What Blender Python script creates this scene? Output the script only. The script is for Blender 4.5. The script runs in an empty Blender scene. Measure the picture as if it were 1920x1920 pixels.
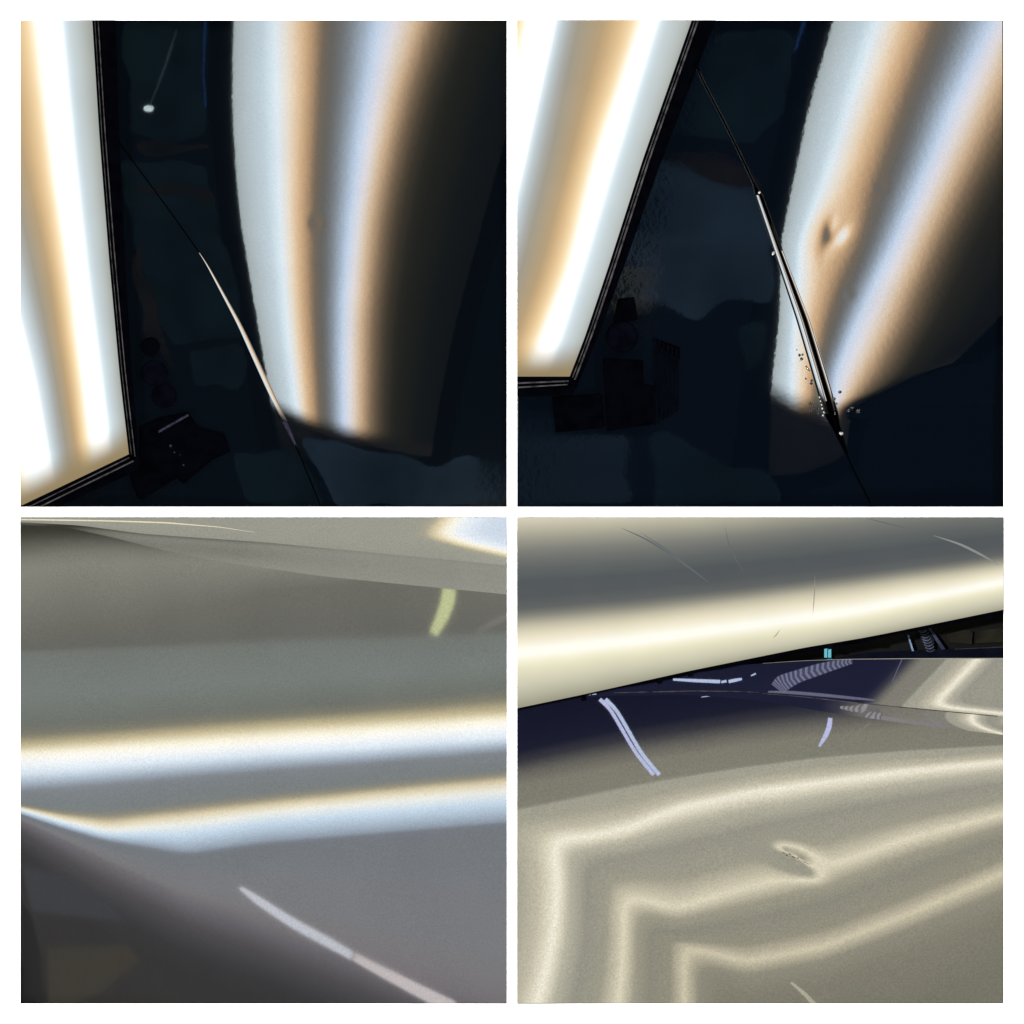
import bpy, math, random
import numpy as np
from mathutils import Vector

# ---------------------------------------------------------------- camera, world, lights, exposure
S = bpy.context.scene
COL = S.collection
cam_d = bpy.data.cameras.new("camera")
cam_d.type = 'ORTHO'; cam_d.ortho_scale = 2.0; cam_d.clip_start = 0.01; cam_d.clip_end = 60
cam = bpy.data.objects.new("camera", cam_d); COL.objects.link(cam)
cam.location = (0, 0, 3.4)
S.camera = cam
W = bpy.data.worlds.new("World"); S.world = W; W.use_nodes = True
wn = W.node_tree
wn.nodes['Background'].inputs[0].default_value = (0.3, 0.5, 0.8, 1)
wn.nodes['Background'].inputs[1].default_value = 0.02
S.view_settings.view_transform = 'Standard'
S.view_settings.look = 'None'
S.view_settings.exposure = 0
S.view_settings.gamma = 1
S.cycles.max_bounces = 6
def spot(loc, power, size):
    l = bpy.data.lights.new("wall_fill_light", 'AREA'); l.shape = 'DISK'; l.size = size; l.energy = power
    l.color = (1.0, 0.985, 0.96)
    o = bpy.data.objects.new("wall_fill_light", l); COL.objects.link(o); o.location = loc
    o.rotation_euler = (Vector((0, 0, 0)) - Vector(loc)).to_track_quat('-Z', 'Y').to_euler()
spot((-3.4, 3.4, 2.6), 330, .9); spot((3.4, 3.4, 2.6), 330, .9)  # unseen corner lamps added to bring the wall up to plain white
spot((-3.4, -3.4, 2.6), 330, .9); spot((3.4, -3.4, 2.6), 330, .9)

spot((.05, -.06, 3.37), 210, .10)  # added frontal lamp, fills the strips between the openings
ZL = 4.0            # distance of the reflected inspection boards from the panels
F0 = ((1.8 - 1) / (1.8 + 1)) ** 2
PX = 960.0
def wx(px): return (px - 960.0) / PX
def wy(py): return (960.0 - py) / PX
def lin(c):
    out = []
    for v in c:
        v = v / 255.0
        out.append(v / 12.92 if v <= 0.04045 else ((v + 0.055) / 1.055) ** 2.4)
    return out
random.seed(4); rng = np.random.default_rng(5)

# ---------------------------------------------------------------- materials
def new_mat(name):
    m = bpy.data.materials.new(name); m.use_nodes = True
    return m, m.node_tree, m.node_tree.nodes, m.node_tree.links
def N(nt, t, **kw):
    n = nt.nodes.new(t)
    for k, v in kw.items(): setattr(n, k, v)
    return n
def paint(name, base, rough, grain=0.12, gscale=420., bump=0.0, bscale=60., ior=1.8, bump2=0.0):
    m, nt, nd, lk = new_mat(name); b = nd['Principled BSDF']
    b.inputs['Base Color'].default_value = (*base, 1)
    b.inputs['Roughness'].default_value = rough
    b.inputs['IOR'].default_value = ior
    tc = N(nt, 'ShaderNodeTexCoord')
    no = N(nt, 'ShaderNodeTexNoise'); no.inputs['Scale'].default_value = gscale; no.inputs['Detail'].default_value = 3
    lk.new(tc.outputs['Object'], no.inputs['Vector'])
    mr = N(nt, 'ShaderNodeMapRange'); mr.inputs[1].default_value = 0.25; mr.inputs[2].default_value = 0.75
    mr.inputs[3].default_value = 0.5 * (1 - grain); mr.inputs[4].default_value = 0.5 * (1 + grain)
    lk.new(no.outputs['Fac'], mr.inputs[0]); lk.new(mr.outputs[0], b.inputs['Specular IOR Level'])
    # fine flake tint in the base coat
    vo = N(nt, 'ShaderNodeTexVoronoi'); vo.inputs['Scale'].default_value = 700
    lk.new(tc.outputs['Object'], vo.inputs['Vector'])
    r2 = N(nt, 'ShaderNodeValToRGB'); r2.color_ramp.elements[0].position = 0.0; r2.color_ramp.elements[0].color = (*[c * 4.5 for c in base], 1)
    r2.color_ramp.elements[1].position = 0.16; r2.color_ramp.elements[1].color = (*base, 1)
    lk.new(vo.outputs['Distance'], r2.inputs[0]); lk.new(r2.outputs[0], b.inputs['Base Color'])
    if bump > 0:
        n2 = N(nt, 'ShaderNodeTexNoise'); n2.inputs['Scale'].default_value = bscale; n2.inputs['Detail'].default_value = 2
        lk.new(tc.outputs['Object'], n2.inputs['Vector'])
        bp = N(nt, 'ShaderNodeBump'); bp.inputs['Strength'].default_value = 1; bp.inputs['Distance'].default_value = bump
        lk.new(n2.outputs['Fac'], bp.inputs['Height'])
        last = bp
        if bump2 > 0:
            n3 = N(nt, 'ShaderNodeTexNoise'); n3.inputs['Scale'].default_value = 14; n3.inputs['Detail'].default_value = 1
            lk.new(tc.outputs['Object'], n3.inputs['Vector'])
            b3 = N(nt, 'ShaderNodeBump'); b3.inputs['Strength'].default_value = 1; b3.inputs['Distance'].default_value = bump2
            lk.new(n3.outputs['Fac'], b3.inputs['Height']); lk.new(bp.outputs[0], b3.inputs['Normal']); last = b3
        lk.new(last.outputs[0], b.inputs['Normal'])
    return m
def plain(name, base, rough=0.5, ior=1.5, noise=0.25, scale=40, metal=0.0, spec=0.5):
    m, nt, nd, lk = new_mat(name); b = nd['Principled BSDF']
    b.inputs['Roughness'].default_value = rough; b.inputs['IOR'].default_value = ior; b.inputs['Metallic'].default_value = metal
    b.inputs['Specular IOR Level'].default_value = spec
    tc = N(nt, 'ShaderNodeTexCoord'); no = N(nt, 'ShaderNodeTexNoise'); no.inputs['Scale'].default_value = scale; no.inputs['Detail'].default_value = 4
    lk.new(tc.outputs['Object'], no.inputs['Vector'])
    r = N(nt, 'ShaderNodeValToRGB')
    r.color_ramp.elements[0].position = .3; r.color_ramp.elements[0].color = (*[c * (1 - noise) for c in base], 1)
    r.color_ramp.elements[1].position = .7; r.color_ramp.elements[1].color = (*[min(1, c * (1 + noise)) for c in base], 1)
    lk.new(no.outputs['Fac'], r.inputs[0]); lk.new(r.outputs[0], b.inputs['Base Color'])
    return m
def glow(name, rgb, strength=1.0):
    m, nt, nd, lk = new_mat(name); nd.remove(nd['Principled BSDF'])
    e = N(nt, 'ShaderNodeEmission'); e.inputs[0].default_value = (*lin(rgb), 1); e.inputs[1].default_value = strength
    lk.new(e.outputs[0], nd['Material Output'].inputs[0]); return m
def ramp_fill(r, stops, lo, hi):
    stops = sorted(stops)
    els = r.color_ramp.elements
    while len(els) > 1: els.remove(els[-1])
    els[0].position = (stops[0][0] - lo) / (hi - lo); els[0].color = (*lin(stops[0][1]), 1)
    for p, c in stops[1:]:
        e = els.new((p - lo) / (hi - lo)); e.color = (*lin(c), 1)
def densify(stops, n=32):
    """smooth (monotone-cubic like) resample so that the ramp has no corners"""
    xs = np.array([s[0] for s in stops], float); cs = np.array([s[1] for s in stops], float)
    if len(xs) > n:                      # drop the stops nearest to a straight line
        st = list(stops)
        while len(st) > n:
            e = [np.abs(np.array(st[k][1]) - (np.array(st[k - 1][1]) + (np.array(st[k + 1][1]) - np.array(st[k - 1][1])) * (st[k][0] - st[k - 1][0]) / (st[k + 1][0] - st[k - 1][0]))).sum() for k in range(1, len(st) - 1)]
            st.pop(1 + int(np.argmin(e)))
        return st
    extra = n - len(xs)
    gaps = list(np.argsort(-np.abs(np.diff(cs.sum(1)))))[:extra]
    out = [(float(x), tuple(c)) for x, c in zip(xs, cs)]
    sl = np.gradient(cs, xs, axis=0)
    for k in range(1, len(xs) - 1):
        d1 = cs[k] - cs[k - 1]; d2 = cs[k + 1] - cs[k]
        sl[k] = np.where(d1 * d2 <= 0, 0, sl[k])
    for k in gaps:
        h = xs[k + 1] - xs[k]
        mid = (cs[k] + cs[k + 1]) / 2 + h * (sl[k] - sl[k + 1]) / 8
        out.append((float(xs[k] + h / 2), tuple(np.clip(mid, 0, 400))))
    return sorted(out)
def stripe_mat(name, stops, coord, strength, ends=None, slant=None, grain=0.03, endcol=(0.02, 0.02, 0.015), uv=False):
    """light diffuser with LED strips behind it.  coord: 0 = x, 1 = y, position in px units (or uv)"""
    stops = densify(stops)
    m, nt, nd, lk = new_mat(name); nd.remove(nd['Principled BSDF'])
    tc = N(nt, 'ShaderNodeTexCoord'); sp = N(nt, 'ShaderNodeSeparateXYZ')
    lk.new(tc.outputs['UV' if uv else 'Object'], sp.inputs[0])
    lo, hi = stops[0][0], stops[-1][0]
    mr = N(nt, 'ShaderNodeMapRange'); mr.inputs[1].default_value = lo; mr.inputs[2].default_value = hi
    lk.new(sp.outputs[coord], mr.inputs[0])
    r = N(nt, 'ShaderNodeValToRGB'); ramp_fill(r, stops, lo, hi); lk.new(mr.outputs[0], r.inputs[0])
    out = r.outputs[0]
    if ends:
        a, b, c, d = ends    # fade in a..b, fade out c..d along the other axis
        o = sp.outputs[1 - coord]
        if slant:
            ms = N(nt, 'ShaderNodeMath', operation='MULTIPLY_ADD'); lk.new(sp.outputs[coord], ms.inputs[0]); ms.inputs[1].default_value = slant[0]; ms.inputs[2].default_value = -slant[0] * slant[1]
            ma = N(nt, 'ShaderNodeMath', operation='ADD'); lk.new(o, ma.inputs[0]); lk.new(ms.outputs[0], ma.inputs[1]); o = ma.outputs[0]
        m1 = N(nt, 'ShaderNodeMapRange', interpolation_type='SMOOTHSTEP'); m1.inputs[1].default_value = a; m1.inputs[2].default_value = b
        m2 = N(nt, 'ShaderNodeMapRange', interpolation_type='SMOOTHSTEP'); m2.inputs[1].default_value = d; m2.inputs[2].default_value = c
        lk.new(o, m1.inputs[0]); lk.new(o, m2.inputs[0])
        mu = N(nt, 'ShaderNodeMath', operation='MULTIPLY'); lk.new(m1.outputs[0], mu.inputs[0]); lk.new(m2.outputs[0], mu.inputs[1])
        mx = N(nt, 'ShaderNodeMix', data_type='RGBA'); mx.inputs[6].default_value = (*endcol, 1)
        lk.new(mu.outputs[0], mx.inputs[0]); lk.new(out, mx.inputs[7]); out = mx.outputs[2]
    no = N(nt, 'ShaderNodeTexNoise'); no.inputs['Scale'].default_value = 9; no.inputs['Detail'].default_value = 4
    lk.new(tc.outputs['Object'], no.inputs['Vector'])
    m3 = N(nt, 'ShaderNodeMapRange'); m3.inputs[1].default_value = .3; m3.inputs[2].default_value = .7
    m3.inputs[3].default_value = strength * (1 - grain); m3.inputs[4].default_value = strength * (1 + grain)
    lk.new(no.outputs['Fac'], m3.inputs[0])
    e = N(nt, 'ShaderNodeEmission'); lk.new(out, e.inputs[0]); lk.new(m3.outputs[0], e.inputs[1])
    lk.new(e.outputs[0], nd['Material Output'].inputs[0])
    return m

M = {}
M['wall'] = plain('white_wall_paint', (.86, .86, .86), .7, noise=.01)
M['black'] = plain('black_anodised', (.0003, .00035, .0007), .5, ior=1.35, noise=.4, spec=0.0)
M['blackgloss'] = plain('black_plastic', (.0005, .0006, .0013), .4, ior=1.45, noise=.4, spec=0.0)
M['groove'] = plain('grey_edge_highlight', (.018, .017, .018), .5, noise=.7, scale=60, spec=0.0)  # grey put in for highlights along edges, mainly the lamp frame lips
M['dimmetal'] = plain('dull_screw_metal', (.008, .008, .014), .5, noise=.6, scale=200, spec=0.0)
M['housing'] = plain('lamp_housing', (.01, .01, .011), .5)
M['dark'] = plain('dark_backdrop', (.0004, .0005, .0005), .8, spec=.1, noise=.6, scale=5)
M['rubber'] = plain('black_rubber', (.0004, .0004, .0006), .8, spec=0.0)
M['navy1'] = paint('navy_paint_gloss', (.0005, .001, .0017), .014, .05, 300, bump=.000003, bscale=70)
M['navy2'] = paint('navy_metallic_paint', (.0005, .001, .0020), .014, .08, 420, bump=.000004, bscale=85)
M['navy3'] = paint('grey_lit_paint', (.0014, .0014, .0017), .022, .10, 300, bump=.0000015, bscale=40)
M['navy5'] = paint('midnight_gloss_paint', (.0016, .0018, .0044), .005, .14, 300)
M['navy4'] = paint('midnight_flake_paint', (.0007, .0008, .0016), .008, .16, 300, bump=.0000006, bscale=60)

# ---------------------------------------------------------------- mesh helpers
def tag(o, label=None, cat=None, group=None, kind=None):
    if label: o['label'] = label
    if cat: o['category'] = cat
    if group: o['group'] = group
    if kind: o['kind'] = kind
    return o
def link(name, me, mat, parent=None, smooth=False):
    o = bpy.data.objects.new(name, me); COL.objects.link(o)
    if mat: me.materials.append(mat)
    if parent is not None: o.parent = parent
    if smooth: me.polygons.foreach_set('use_smooth', [True] * len(me.polygons))
    return o
def empty(name, loc=(0, 0, 0)):
    o = bpy.data.objects.new(name, None); COL.objects.link(o); o.empty_display_size = .05; return o
def bevel(o, w, seg=2):
    b = o.modifiers.new('bevel', 'BEVEL'); b.width = w; b.segments = seg; b.limit_method = 'ANGLE'; b.angle_limit = math.radians(35)
    return o
ZOFF = 0.0
def prism(name, pts, z0, z1, mat, parent=None, bev=0.0, world=False):
    """prism over a polygon in px (z0 back, z1 front; z1 may be a function of px)"""
    P = [(p if world else (wx(p[0]), wy(p[1]))) for p in pts]
    area = sum(P[i][0] * P[(i + 1) % len(P)][1] - P[(i + 1) % len(P)][0] * P[i][1] for i in range(len(P)))
    if area < 0: P = P[::-1]; pts = pts[::-1]
    n = len(P)
    if not world and z0 < 1:
        z0 += ZOFF
        if not callable(z1): z1 += ZOFF
    zt = [(z1(*p) if callable(z1) else z1) for p in pts]
    v = [(x, y, z0) for x, y in P] + [(x, y, z) for (x, y), z in zip(P, zt)]
    f = [tuple(range(n))[::-1], tuple(range(n, 2 * n))] + [(i, (i + 1) % n, n + (i + 1) % n, n + i) for i in range(n)]
    me = bpy.data.meshes.new(name); me.from_pydata(v, [], f); me.update()
    o = link(name, me, mat, parent)
    if bev: bevel(o, bev)
    return o
def tube(name, pts, rad, mat, parent=None, seg=10, sx=1.0):
    """round bar through world points, rad number or list"""
    pts = [Vector(p) for p in pts]; n = len(pts); rad = rad if hasattr(rad, '__len__') else [rad] * n
    v = []; f = []
    for i, p in enumerate(pts):
        t = (pts[min(n - 1, i + 1)] - pts[max(0, i - 1)]).normalized()
        a = t.cross(Vector((0, 0, 1)))
        if a.length < 1e-4: a = Vector((1, 0, 0))
        a.normalize(); b = a.cross(t).normalized()
        for k in range(seg):
            an = 2 * math.pi * k / seg
            v.append(p + rad[i] * (math.cos(an) * a + sx * math.sin(an) * b))
    for i in range(n - 1):
        for k in range(seg):
            f.append((i * seg + k, i * seg + (k + 1) % seg, (i + 1) * seg + (k + 1) % seg, (i + 1) * seg + k))
    f.append(tuple(range(seg))[::-1]); f.append(tuple((n - 1) * seg + k for k in range(seg)))
    me = bpy.data.meshes.new(name); me.from_pydata(v, [], f); me.update()
    return link(name, me, mat, parent, smooth=True)
def disc(name, px, py, r, z0, z1, mat, parent=None, seg=24, bev=0.002, teeth=0):
    pts = []
    for k in range(seg):
        a = 2 * math.pi * k / seg; rr = r * (1 - .07 * (k % 2) if teeth else 1)
        pts.append((px + rr * math.cos(a), py + rr * math.sin(a)))
    return prism(name, pts, z0, z1, mat, parent, bev)

# ---------------------------------------------------------------- curves and slope fields
def smooth1(a, s):
    if s <= 0: return a
    r = int(3 * s); k = np.exp(-.5 * (np.arange(-r, r + 1) / s) ** 2); k /= k.sum()
    pre = a[0] - (a[1] - a[0]) * np.arange(r, 0, -1); post = a[-1] + (a[-1] - a[-2]) * np.arange(1, r + 1)
    return np.convolve(np.concatenate([pre, a, post]), k, 'valid')
def curve(ts, vs, t, s=22):
    """value of a polyline (ts -> vs) at integer samples t, smoothed, linearly extended at its ends"""
    ts = np.array(ts, float); vs = np.array(vs, float); y = np.interp(t, ts, vs)
    lo = t < ts[0]; y[lo] = vs[0] + (t[lo] - ts[0]) * (vs[1] - vs[0]) / (ts[1] - ts[0])
    hi = t > ts[-1]; y[hi] = vs[-1] + (t[hi] - ts[-1]) * (vs[-1] - vs[-2]) / (ts[-1] - ts[-2])
    return smooth1(y, s)
def cint(pts, s=12):
    """callable curve from [(t, v)]"""
    t = np.arange(-60, 1981, 1.0); v = curve([p[0] for p in pts], [p[1] for p in pts], t, s)
    return lambda q: np.interp(q, t, v)
def blur2(A, s):
    r = int(3 * s); k = np.exp(-.5 * (np.arange(-r, r + 1) / s) ** 2); k /= k.sum()
    for ax in (0, 1):
        B = np.pad(A, [(r, r) if a == ax else (0, 0) for a in (0, 1)], mode='reflect', reflect_type='odd')
        out = np.zeros_like(A)
        for i, w in enumerate(k):
            sl = [slice(None)] * 2; sl[ax] = slice(i, i + A.shape[ax]); out += w * B[tuple(sl)]
        A = out
    return A
PAD = 12
def clipped(fn, lo, hi, w=14.):
    def g(xs, ys):
        p = fn(xs, ys); p = lo + np.logaddexp(0, (p - lo) / w) * w
        return hi - np.logaddexp(0, (hi - p) / w) * w
    return g
class Field:
    """A sheet-metal height field whose slope along one axis sends the view onto lamp position p."""
    def __init__(s, rect, axis, pfun, off, unit=1.0, ref=None, z0=0.0, dents=(), other=0.0, blur=2.5, twist=None):
        x0, y0, x1, y1 = rect; s.x0 = x0 - PAD; s.y0 = y0 - PAD
        xs = np.arange(x0 - PAD, x1 + PAD + 1, 1.0); ys = np.arange(y0 - PAD, y1 + PAD + 1, 1.0)
        P = blur2(pfun(xs, ys), blur)                       # lamp coordinate in px at every px  [row, col]
        X = wx(xs)[None, :]; Y = wy(ys)[:, None]
        if axis == 0:
            L = off[0] + wx(P); g = (X - L) / (2 * ZL)       # wanted dz/dx
            h = np.cumsum(g, 1) / PX; r = int(ref - s.x0); h = h - h[:, r:r + 1]
            h = h + (-off[1] / (2 * ZL)) * (Y - wy((y0 + y1) / 2))
        else:
            L = off[1] + wy(P); g = (Y - L) / (2 * ZL)       # wanted dz/dy
            h = -np.cumsum(g, 0) / PX; r = int(ref - s.y0); h = h - h[r:r + 1, :]
            h = h + (-off[0] / (2 * ZL)) * (X - wx((x0 + x1) / 2))
        XX = xs[None, :]; YY = ys[:, None]
        for (dx, dy, sx, sy, rot, amp) in dents:             # real dents pressed into the sheet
            c, q = math.cos(rot), math.sin(rot)
            u = (XX - dx) * c + (YY - dy) * q; v = -(XX - dx) * q + (YY - dy) * c
            h = h - amp * np.exp(-.5 * ((u / sx) ** 2 + (v / sy) ** 2))
        if twist is not None: h = h + twist(XX, YY)
        s.h = h; s.gy, s.gx = np.gradient(h, 1 / PX); s.gy = -s.gy
        s.shift = .004 - h[PAD:-PAD, PAD:-PAD].min()
        s.top = float(h[PAD:-PAD, PAD:-PAD].max() + s.shift); print('FIELD', rect, 'top', round(s.top, 3))
    def samp(s, A, px, py):
        u = np.clip(px - s.x0, 0, A.shape[1] - 1.001); v = np.clip(py - s.y0, 0, A.shape[0] - 1.001)
        i = np.floor(u).astype(int); j = np.floor(v).astype(int); u = u - i; v = v - j
        return (A[j, i] * (1 - u) + A[j, i + 1] * u) * (1 - v) + (A[j + 1, i] * (1 - u) + A[j + 1, i + 1] * u) * v
    def z(s, px, py): return s.samp(s.h, np.asarray(px, float), np.asarray(py, float)) + s.shift
    def lamp(s, px, py, Z=None):
        """where the view through px, py lands on the plane Z after mirroring"""
        Z = ZL if Z is None else Z
        px = np.asarray(px, float); py = np.asarray(py, float)
        gx = s.samp(s.gx, px, py); gy = s.samp(s.gy, px, py); d = (1 - gx ** 2 - gy ** 2); zz = s.z(px, py)
        return wx(px) - 2 * gx * (Z - zz) / d, wy(py) - 2 * gy * (Z - zz) / d

def sheet(name, field, mat, lo, hi, a0, a1, axis, na, nb, parent=None, thick=.012, dz=0.0, uvfun=None, zfun=None, edge=0.0, align=None):
    """patch of a field.  axis 0: rows y in a0..a1, x from lo(y) to hi(y); axis 1: columns."""
    A = np.linspace(a0, a1, na); T = np.linspace(0, 1, nb)
    l = lo(A) if callable(lo) else np.full(na, float(lo)); r = hi(A) if callable(hi) else np.full(na, float(hi))
    B = l[:, None] * (1 - T)[None] + r[:, None] * T[None]; AA = np.repeat(A[:, None], nb, 1)
    PXs, PYs = (B, AA) if axis == 0 else (AA, B)
    if field is not None:
        Zs = field.z(PXs, PYs) + dz
        if align: Zs = Zs + align(PXs if axis else PYs)
        gx = field.samp(field.gx, PXs, PYs); gy = field.samp(field.gy, PXs, PYs)
    else:
        Zs = zfun(PXs, PYs); gx = gy = None
    if edge > 0:                                            # rolled edges on the two long sides
        d = np.minimum(T, 1 - T)[None] * np.abs(r - l)[:, None]
        q = np.clip(1 - d / edge, 0, 1); Zs = Zs - edge / PX * .5 * q ** 2
        sgn = np.where(T < .5, 1, -1)[None]; dd = sgn * q
        if axis == 0: gx = gx + dd
        else: gy = gy - dd
    v = np.stack([wx(PXs), wy(PYs), Zs], -1).reshape(-1, 3)
    idx = np.arange(na * nb).reshape(na, nb)
    q = np.stack([idx[:-1, :-1], idx[1:, :-1], idx[1:, 1:], idx[:-1, 1:]], -1).reshape(-1, 4)
    e1 = v[q[0, 1]] - v[q[0, 0]]; e2 = v[q[0, 3]] - v[q[0, 0]]
    flip = np.cross(e1, e2)[2] < 0
    if flip: q = q[:, ::-1]
    # skirt: the sheet's cut edge
    ring = np.concatenate([idx[0, :], idx[1:, -1], idx[-1, -2::-1], idx[-2:0:-1, 0]])
    n0 = len(v); m = len(ring)
    top = v[ring].copy(); bot = top.copy(); bot[:, 2] -= thick
    V = np.concatenate([v, top, bot]); k = np.arange(m); k2 = (k + 1) % m
    sk = np.stack([n0 + k, n0 + k2, n0 + m + k2, n0 + m + k], -1)
    if not flip: sk = sk[:, ::-1]
    Fq = np.concatenate([q, sk]); nf = len(Fq)
    me = bpy.data.meshes.new(name); me.vertices.add(len(V)); me.vertices.foreach_set('co', V.astype(np.float32).ravel())
    me.loops.add(nf * 4); me.loops.foreach_set('vertex_index', Fq.astype(np.int32).ravel())
    me.polygons.add(nf); me.polygons.foreach_set('loop_start', np.arange(0, nf * 4, 4, dtype=np.int32))
    sm = np.zeros(nf, bool); sm[:len(q)] = True
    me.polygons.foreach_set('use_smooth', sm)
    me.update(calc_edges=True)
    if gx is not None:
        nn = np.zeros((len(V), 3)); nn[:n0] = np.stack([-gx, -gy, np.ones_like(gx)], -1).reshape(-1, 3)
        nn[:n0] /= np.linalg.norm(nn[:n0], axis=1)[:, None]
        loops = np.zeros((nf * 4, 3), np.float32); loops[:len(q) * 4] = nn[q.ravel()]
        # skirt loops: face normals
        fn = np.zeros(nf * 3, np.float32); me.polygons.foreach_get('normal', fn); fn = fn.reshape(-1, 3)
        loops[len(q) * 4:] = np.repeat(fn[len(q):], 4, 0)
        me.normals_split_custom_set(loops.tolist())
    if uvfun is not None:
        uu, vv = uvfun(PXs, PYs); uv = np.zeros((len(V), 2)); uv[:n0] = np.stack([uu, vv], -1).reshape(-1, 2)
        uv[n0:n0 + m] = uv[ring]; uv[n0 + m:] = uv[ring]
        L = me.uv_layers.new(name='across'); L.data.foreach_set('uv', uv[Fq.ravel()].astype(np.float32).ravel())
    return link(name, me, mat, parent)

def contour_field(tabs, ks, vals, axis, s=22):
    """tabs: {p: positions at stations ks}.  returns pfun(xs, ys)"""
    def f(xs, ys):
        along = ys if axis == 0 else xs; across = xs if axis == 0 else ys
        C = np.stack([curve(ks, row, along, s) for row in tabs], 0)     # contour, along
        C = np.maximum.accumulate(C + np.arange(len(tabs))[:, None] * .6, 0)
        out = np.zeros((len(along), len(across)))
        for i in range(len(along)):
            c = C[:, i]; o = np.interp(across, c, vals)
            sl0 = (vals[1] - vals[0]) / max(8., c[1] - c[0]); sl1 = (vals[-1] - vals[-2]) / max(8., c[-1] - c[-2])
            sl0 = min(sl0, 1.2); sl1 = min(sl1, .9) if vals[1] > 9 else sl1
            a = across < c[0]; o[a] = vals[0] + sl0 * (across[a] - c[0])
            b = across > c[-1]; o[b] = vals[-1] + sl1 * (across[b] - c[-1])
            out[i] = o
        return out if axis == 0 else out.T
    return f

# ---------------------------------------------------------------- the wall with its four openings
EPS = .4; WZ = .026
def wall():
    a, b, c, d = 38, 950.5, 969.5, 1882
    xs = [-900, a, b, c, d, 2820]
    X = [wx(x) for x in xs]; Y = [wy(y) for y in xs]
    v = []; f = []
    for z in (WZ, -.14):
        for y in Y:
            for x in X: v.append((x, y, z))
    def vi(i, j, k): return k * 36 + j * 6 + i
    holes = {(1, 1), (3, 1), (1, 3), (3, 3)}
    for j in range(5):
        for i in range(5):
            if (i, j) in holes:
                c4 = [(i, j), (i + 1, j), (i + 1, j + 1), (i, j + 1)]
                for k in range(4):
                    p, q = c4[k], c4[(k + 1) % 4]
                    f.append((vi(*p, 0), vi(*p, 1), vi(*q, 1), vi(*q, 0)))
                continue
            f.append((vi(i, j + 1, 0), vi(i + 1, j + 1, 0), vi(i + 1, j, 0), vi(i, j, 0)))
            f.append((vi(i, j, 1), vi(i + 1, j, 1), vi(i + 1, j + 1, 1), vi(i, j + 1, 1)))
    me = bpy.data.meshes.new('wall'); me.from_pydata(v, [], f); me.update()
    o = tag(link('wall', me, M['wall']), kind='structure'); me.materials.append(M['dark'])
    for p in me.polygons:
        if abs(p.normal.z) < .5 and max(abs(p.center.x), abs(p.center.y)) < 1: p.material_index = 1
    pts = [(-900, -900), (2820, -900), (2820, 2820), (-900, 2820)]
    tag(prism('wall_backing', pts, -.20, -.17, M['dark']), kind='structure')
wall()

# ---------------------------------------------------------------- reflected inspection boards (they hang opposite the panels)
def board(name, stops, axis, off, span, ends, label, strength=1 / F0, frame=22, endcol=(.02, .02, .015), grain=.03, slant=0):
    """stops in px along the axis; span = extent along the other axis in px (of the panel's own pixels)"""
    lo, hi = stops[0][0], stops[-1][0]
    st = [((wx(p) if axis == 0 else wy(p)), c) for p, c in stops]
    st = sorted(st)
    e = [wx(q) if axis == 1 else wy(q) for q in ends]; e = sorted(e)
    # object coordinates = panel coordinates, object shifted by off
    m = stripe_mat(name + '_diffuser', st, axis, strength, ends=e, grain=grain, endcol=endcol, slant=(slant, wx(lo)) if slant else None)
    root = empty(name); root.location = (off[0], off[1], 0)
    tag(root, label, 'inspection lamp')
    a, b = span
    sb = slant * (hi - lo)
    R = [(lo, a), (hi, a), (hi, b + sb), (lo, b)] if axis == 0 else [(a, lo), (b, lo), (b, hi), (a, hi)]
    prism('diffuser', R, ZL, ZL + .01, m, root)
    x0 = min(p[0] for p in R); x1 = max(p[0] for p in R); y0 = min(p[1] for p in R); y1 = max(p[1] for p in R); w = frame
    for (p, q, r, s_) in () if w < 1 else ((x0 - w, y0 - w, x1 + w, y0), (x0 - w, y1, x1 + w, y1 + w), (x0 - w, y0, x0, y1), (x1, y0, x1 + w, y1)):
        prism('frame', [(p, q), (r, q), (r, s_), (p, s_)], ZL - .012, ZL + .03, M['black'], root, .002)
    prism('back_cover', [(x0 - w, y0 - w), (x1 + w, y0 - w), (x1 + w, y1 + w), (x0 - w, y1 + w)], ZL + .032, ZL + .05, M['housing'], root, .003)
    return root

OFF1 = (-.08, .08); OFF2 = (1.05, .08); OFF3 = (-.12, -.12); OFF4 = (.12, -.10)

def overlay(name, field, outline, mat, label, cat, dz=.06, thick=.006, sub=6, group=None):
    if name == 'reflection_card':
        Q = []
        for i in range(len(outline)):
            a = outline[i]; b = outline[(i + 1) % len(outline)]; n = max(2, int(math.hypot(b[0] - a[0], b[1] - a[1]) / 14))
            for k in range(n): Q.append((a[0] + (b[0] - a[0]) * k / n, a[1] + (b[1] - a[1]) * k / n))
        J = rng.normal(0, 1, (len(Q), 2)); kk = np.array([.15, .3, .4, .3, .15])
        J = np.stack([np.convolve(np.r_[J[-2:, c], J[:, c], J[:2, c]], kk, 'valid') for c in (0, 1)], 1) * 7
        q = np.array(Q); q = (np.roll(q, 1, 0) + np.roll(q, -1, 0) + 2 * q) / 4 + J; outline = q.tolist(); sub = 1
    """an object hanging just in front of the boards, seen only mirrored in a panel"""
    P = []
    for i in range(len(outline)):
        a = outline[i]; b = outline[(i + 1) % len(outline)]
        for k in range(sub): P.append((a[0] + (b[0] - a[0]) * k / sub, a[1] + (b[1] - a[1]) * k / sub))
    Z = ZL - dz
    X, Y = field.lamp([p[0] for p in P], [p[1] for p in P], Z)
    o = prism(name, list(zip(X.tolist(), Y.tolist())), Z, Z + thick, mat, world=True)
    return tag(o, label, cat, group)
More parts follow.
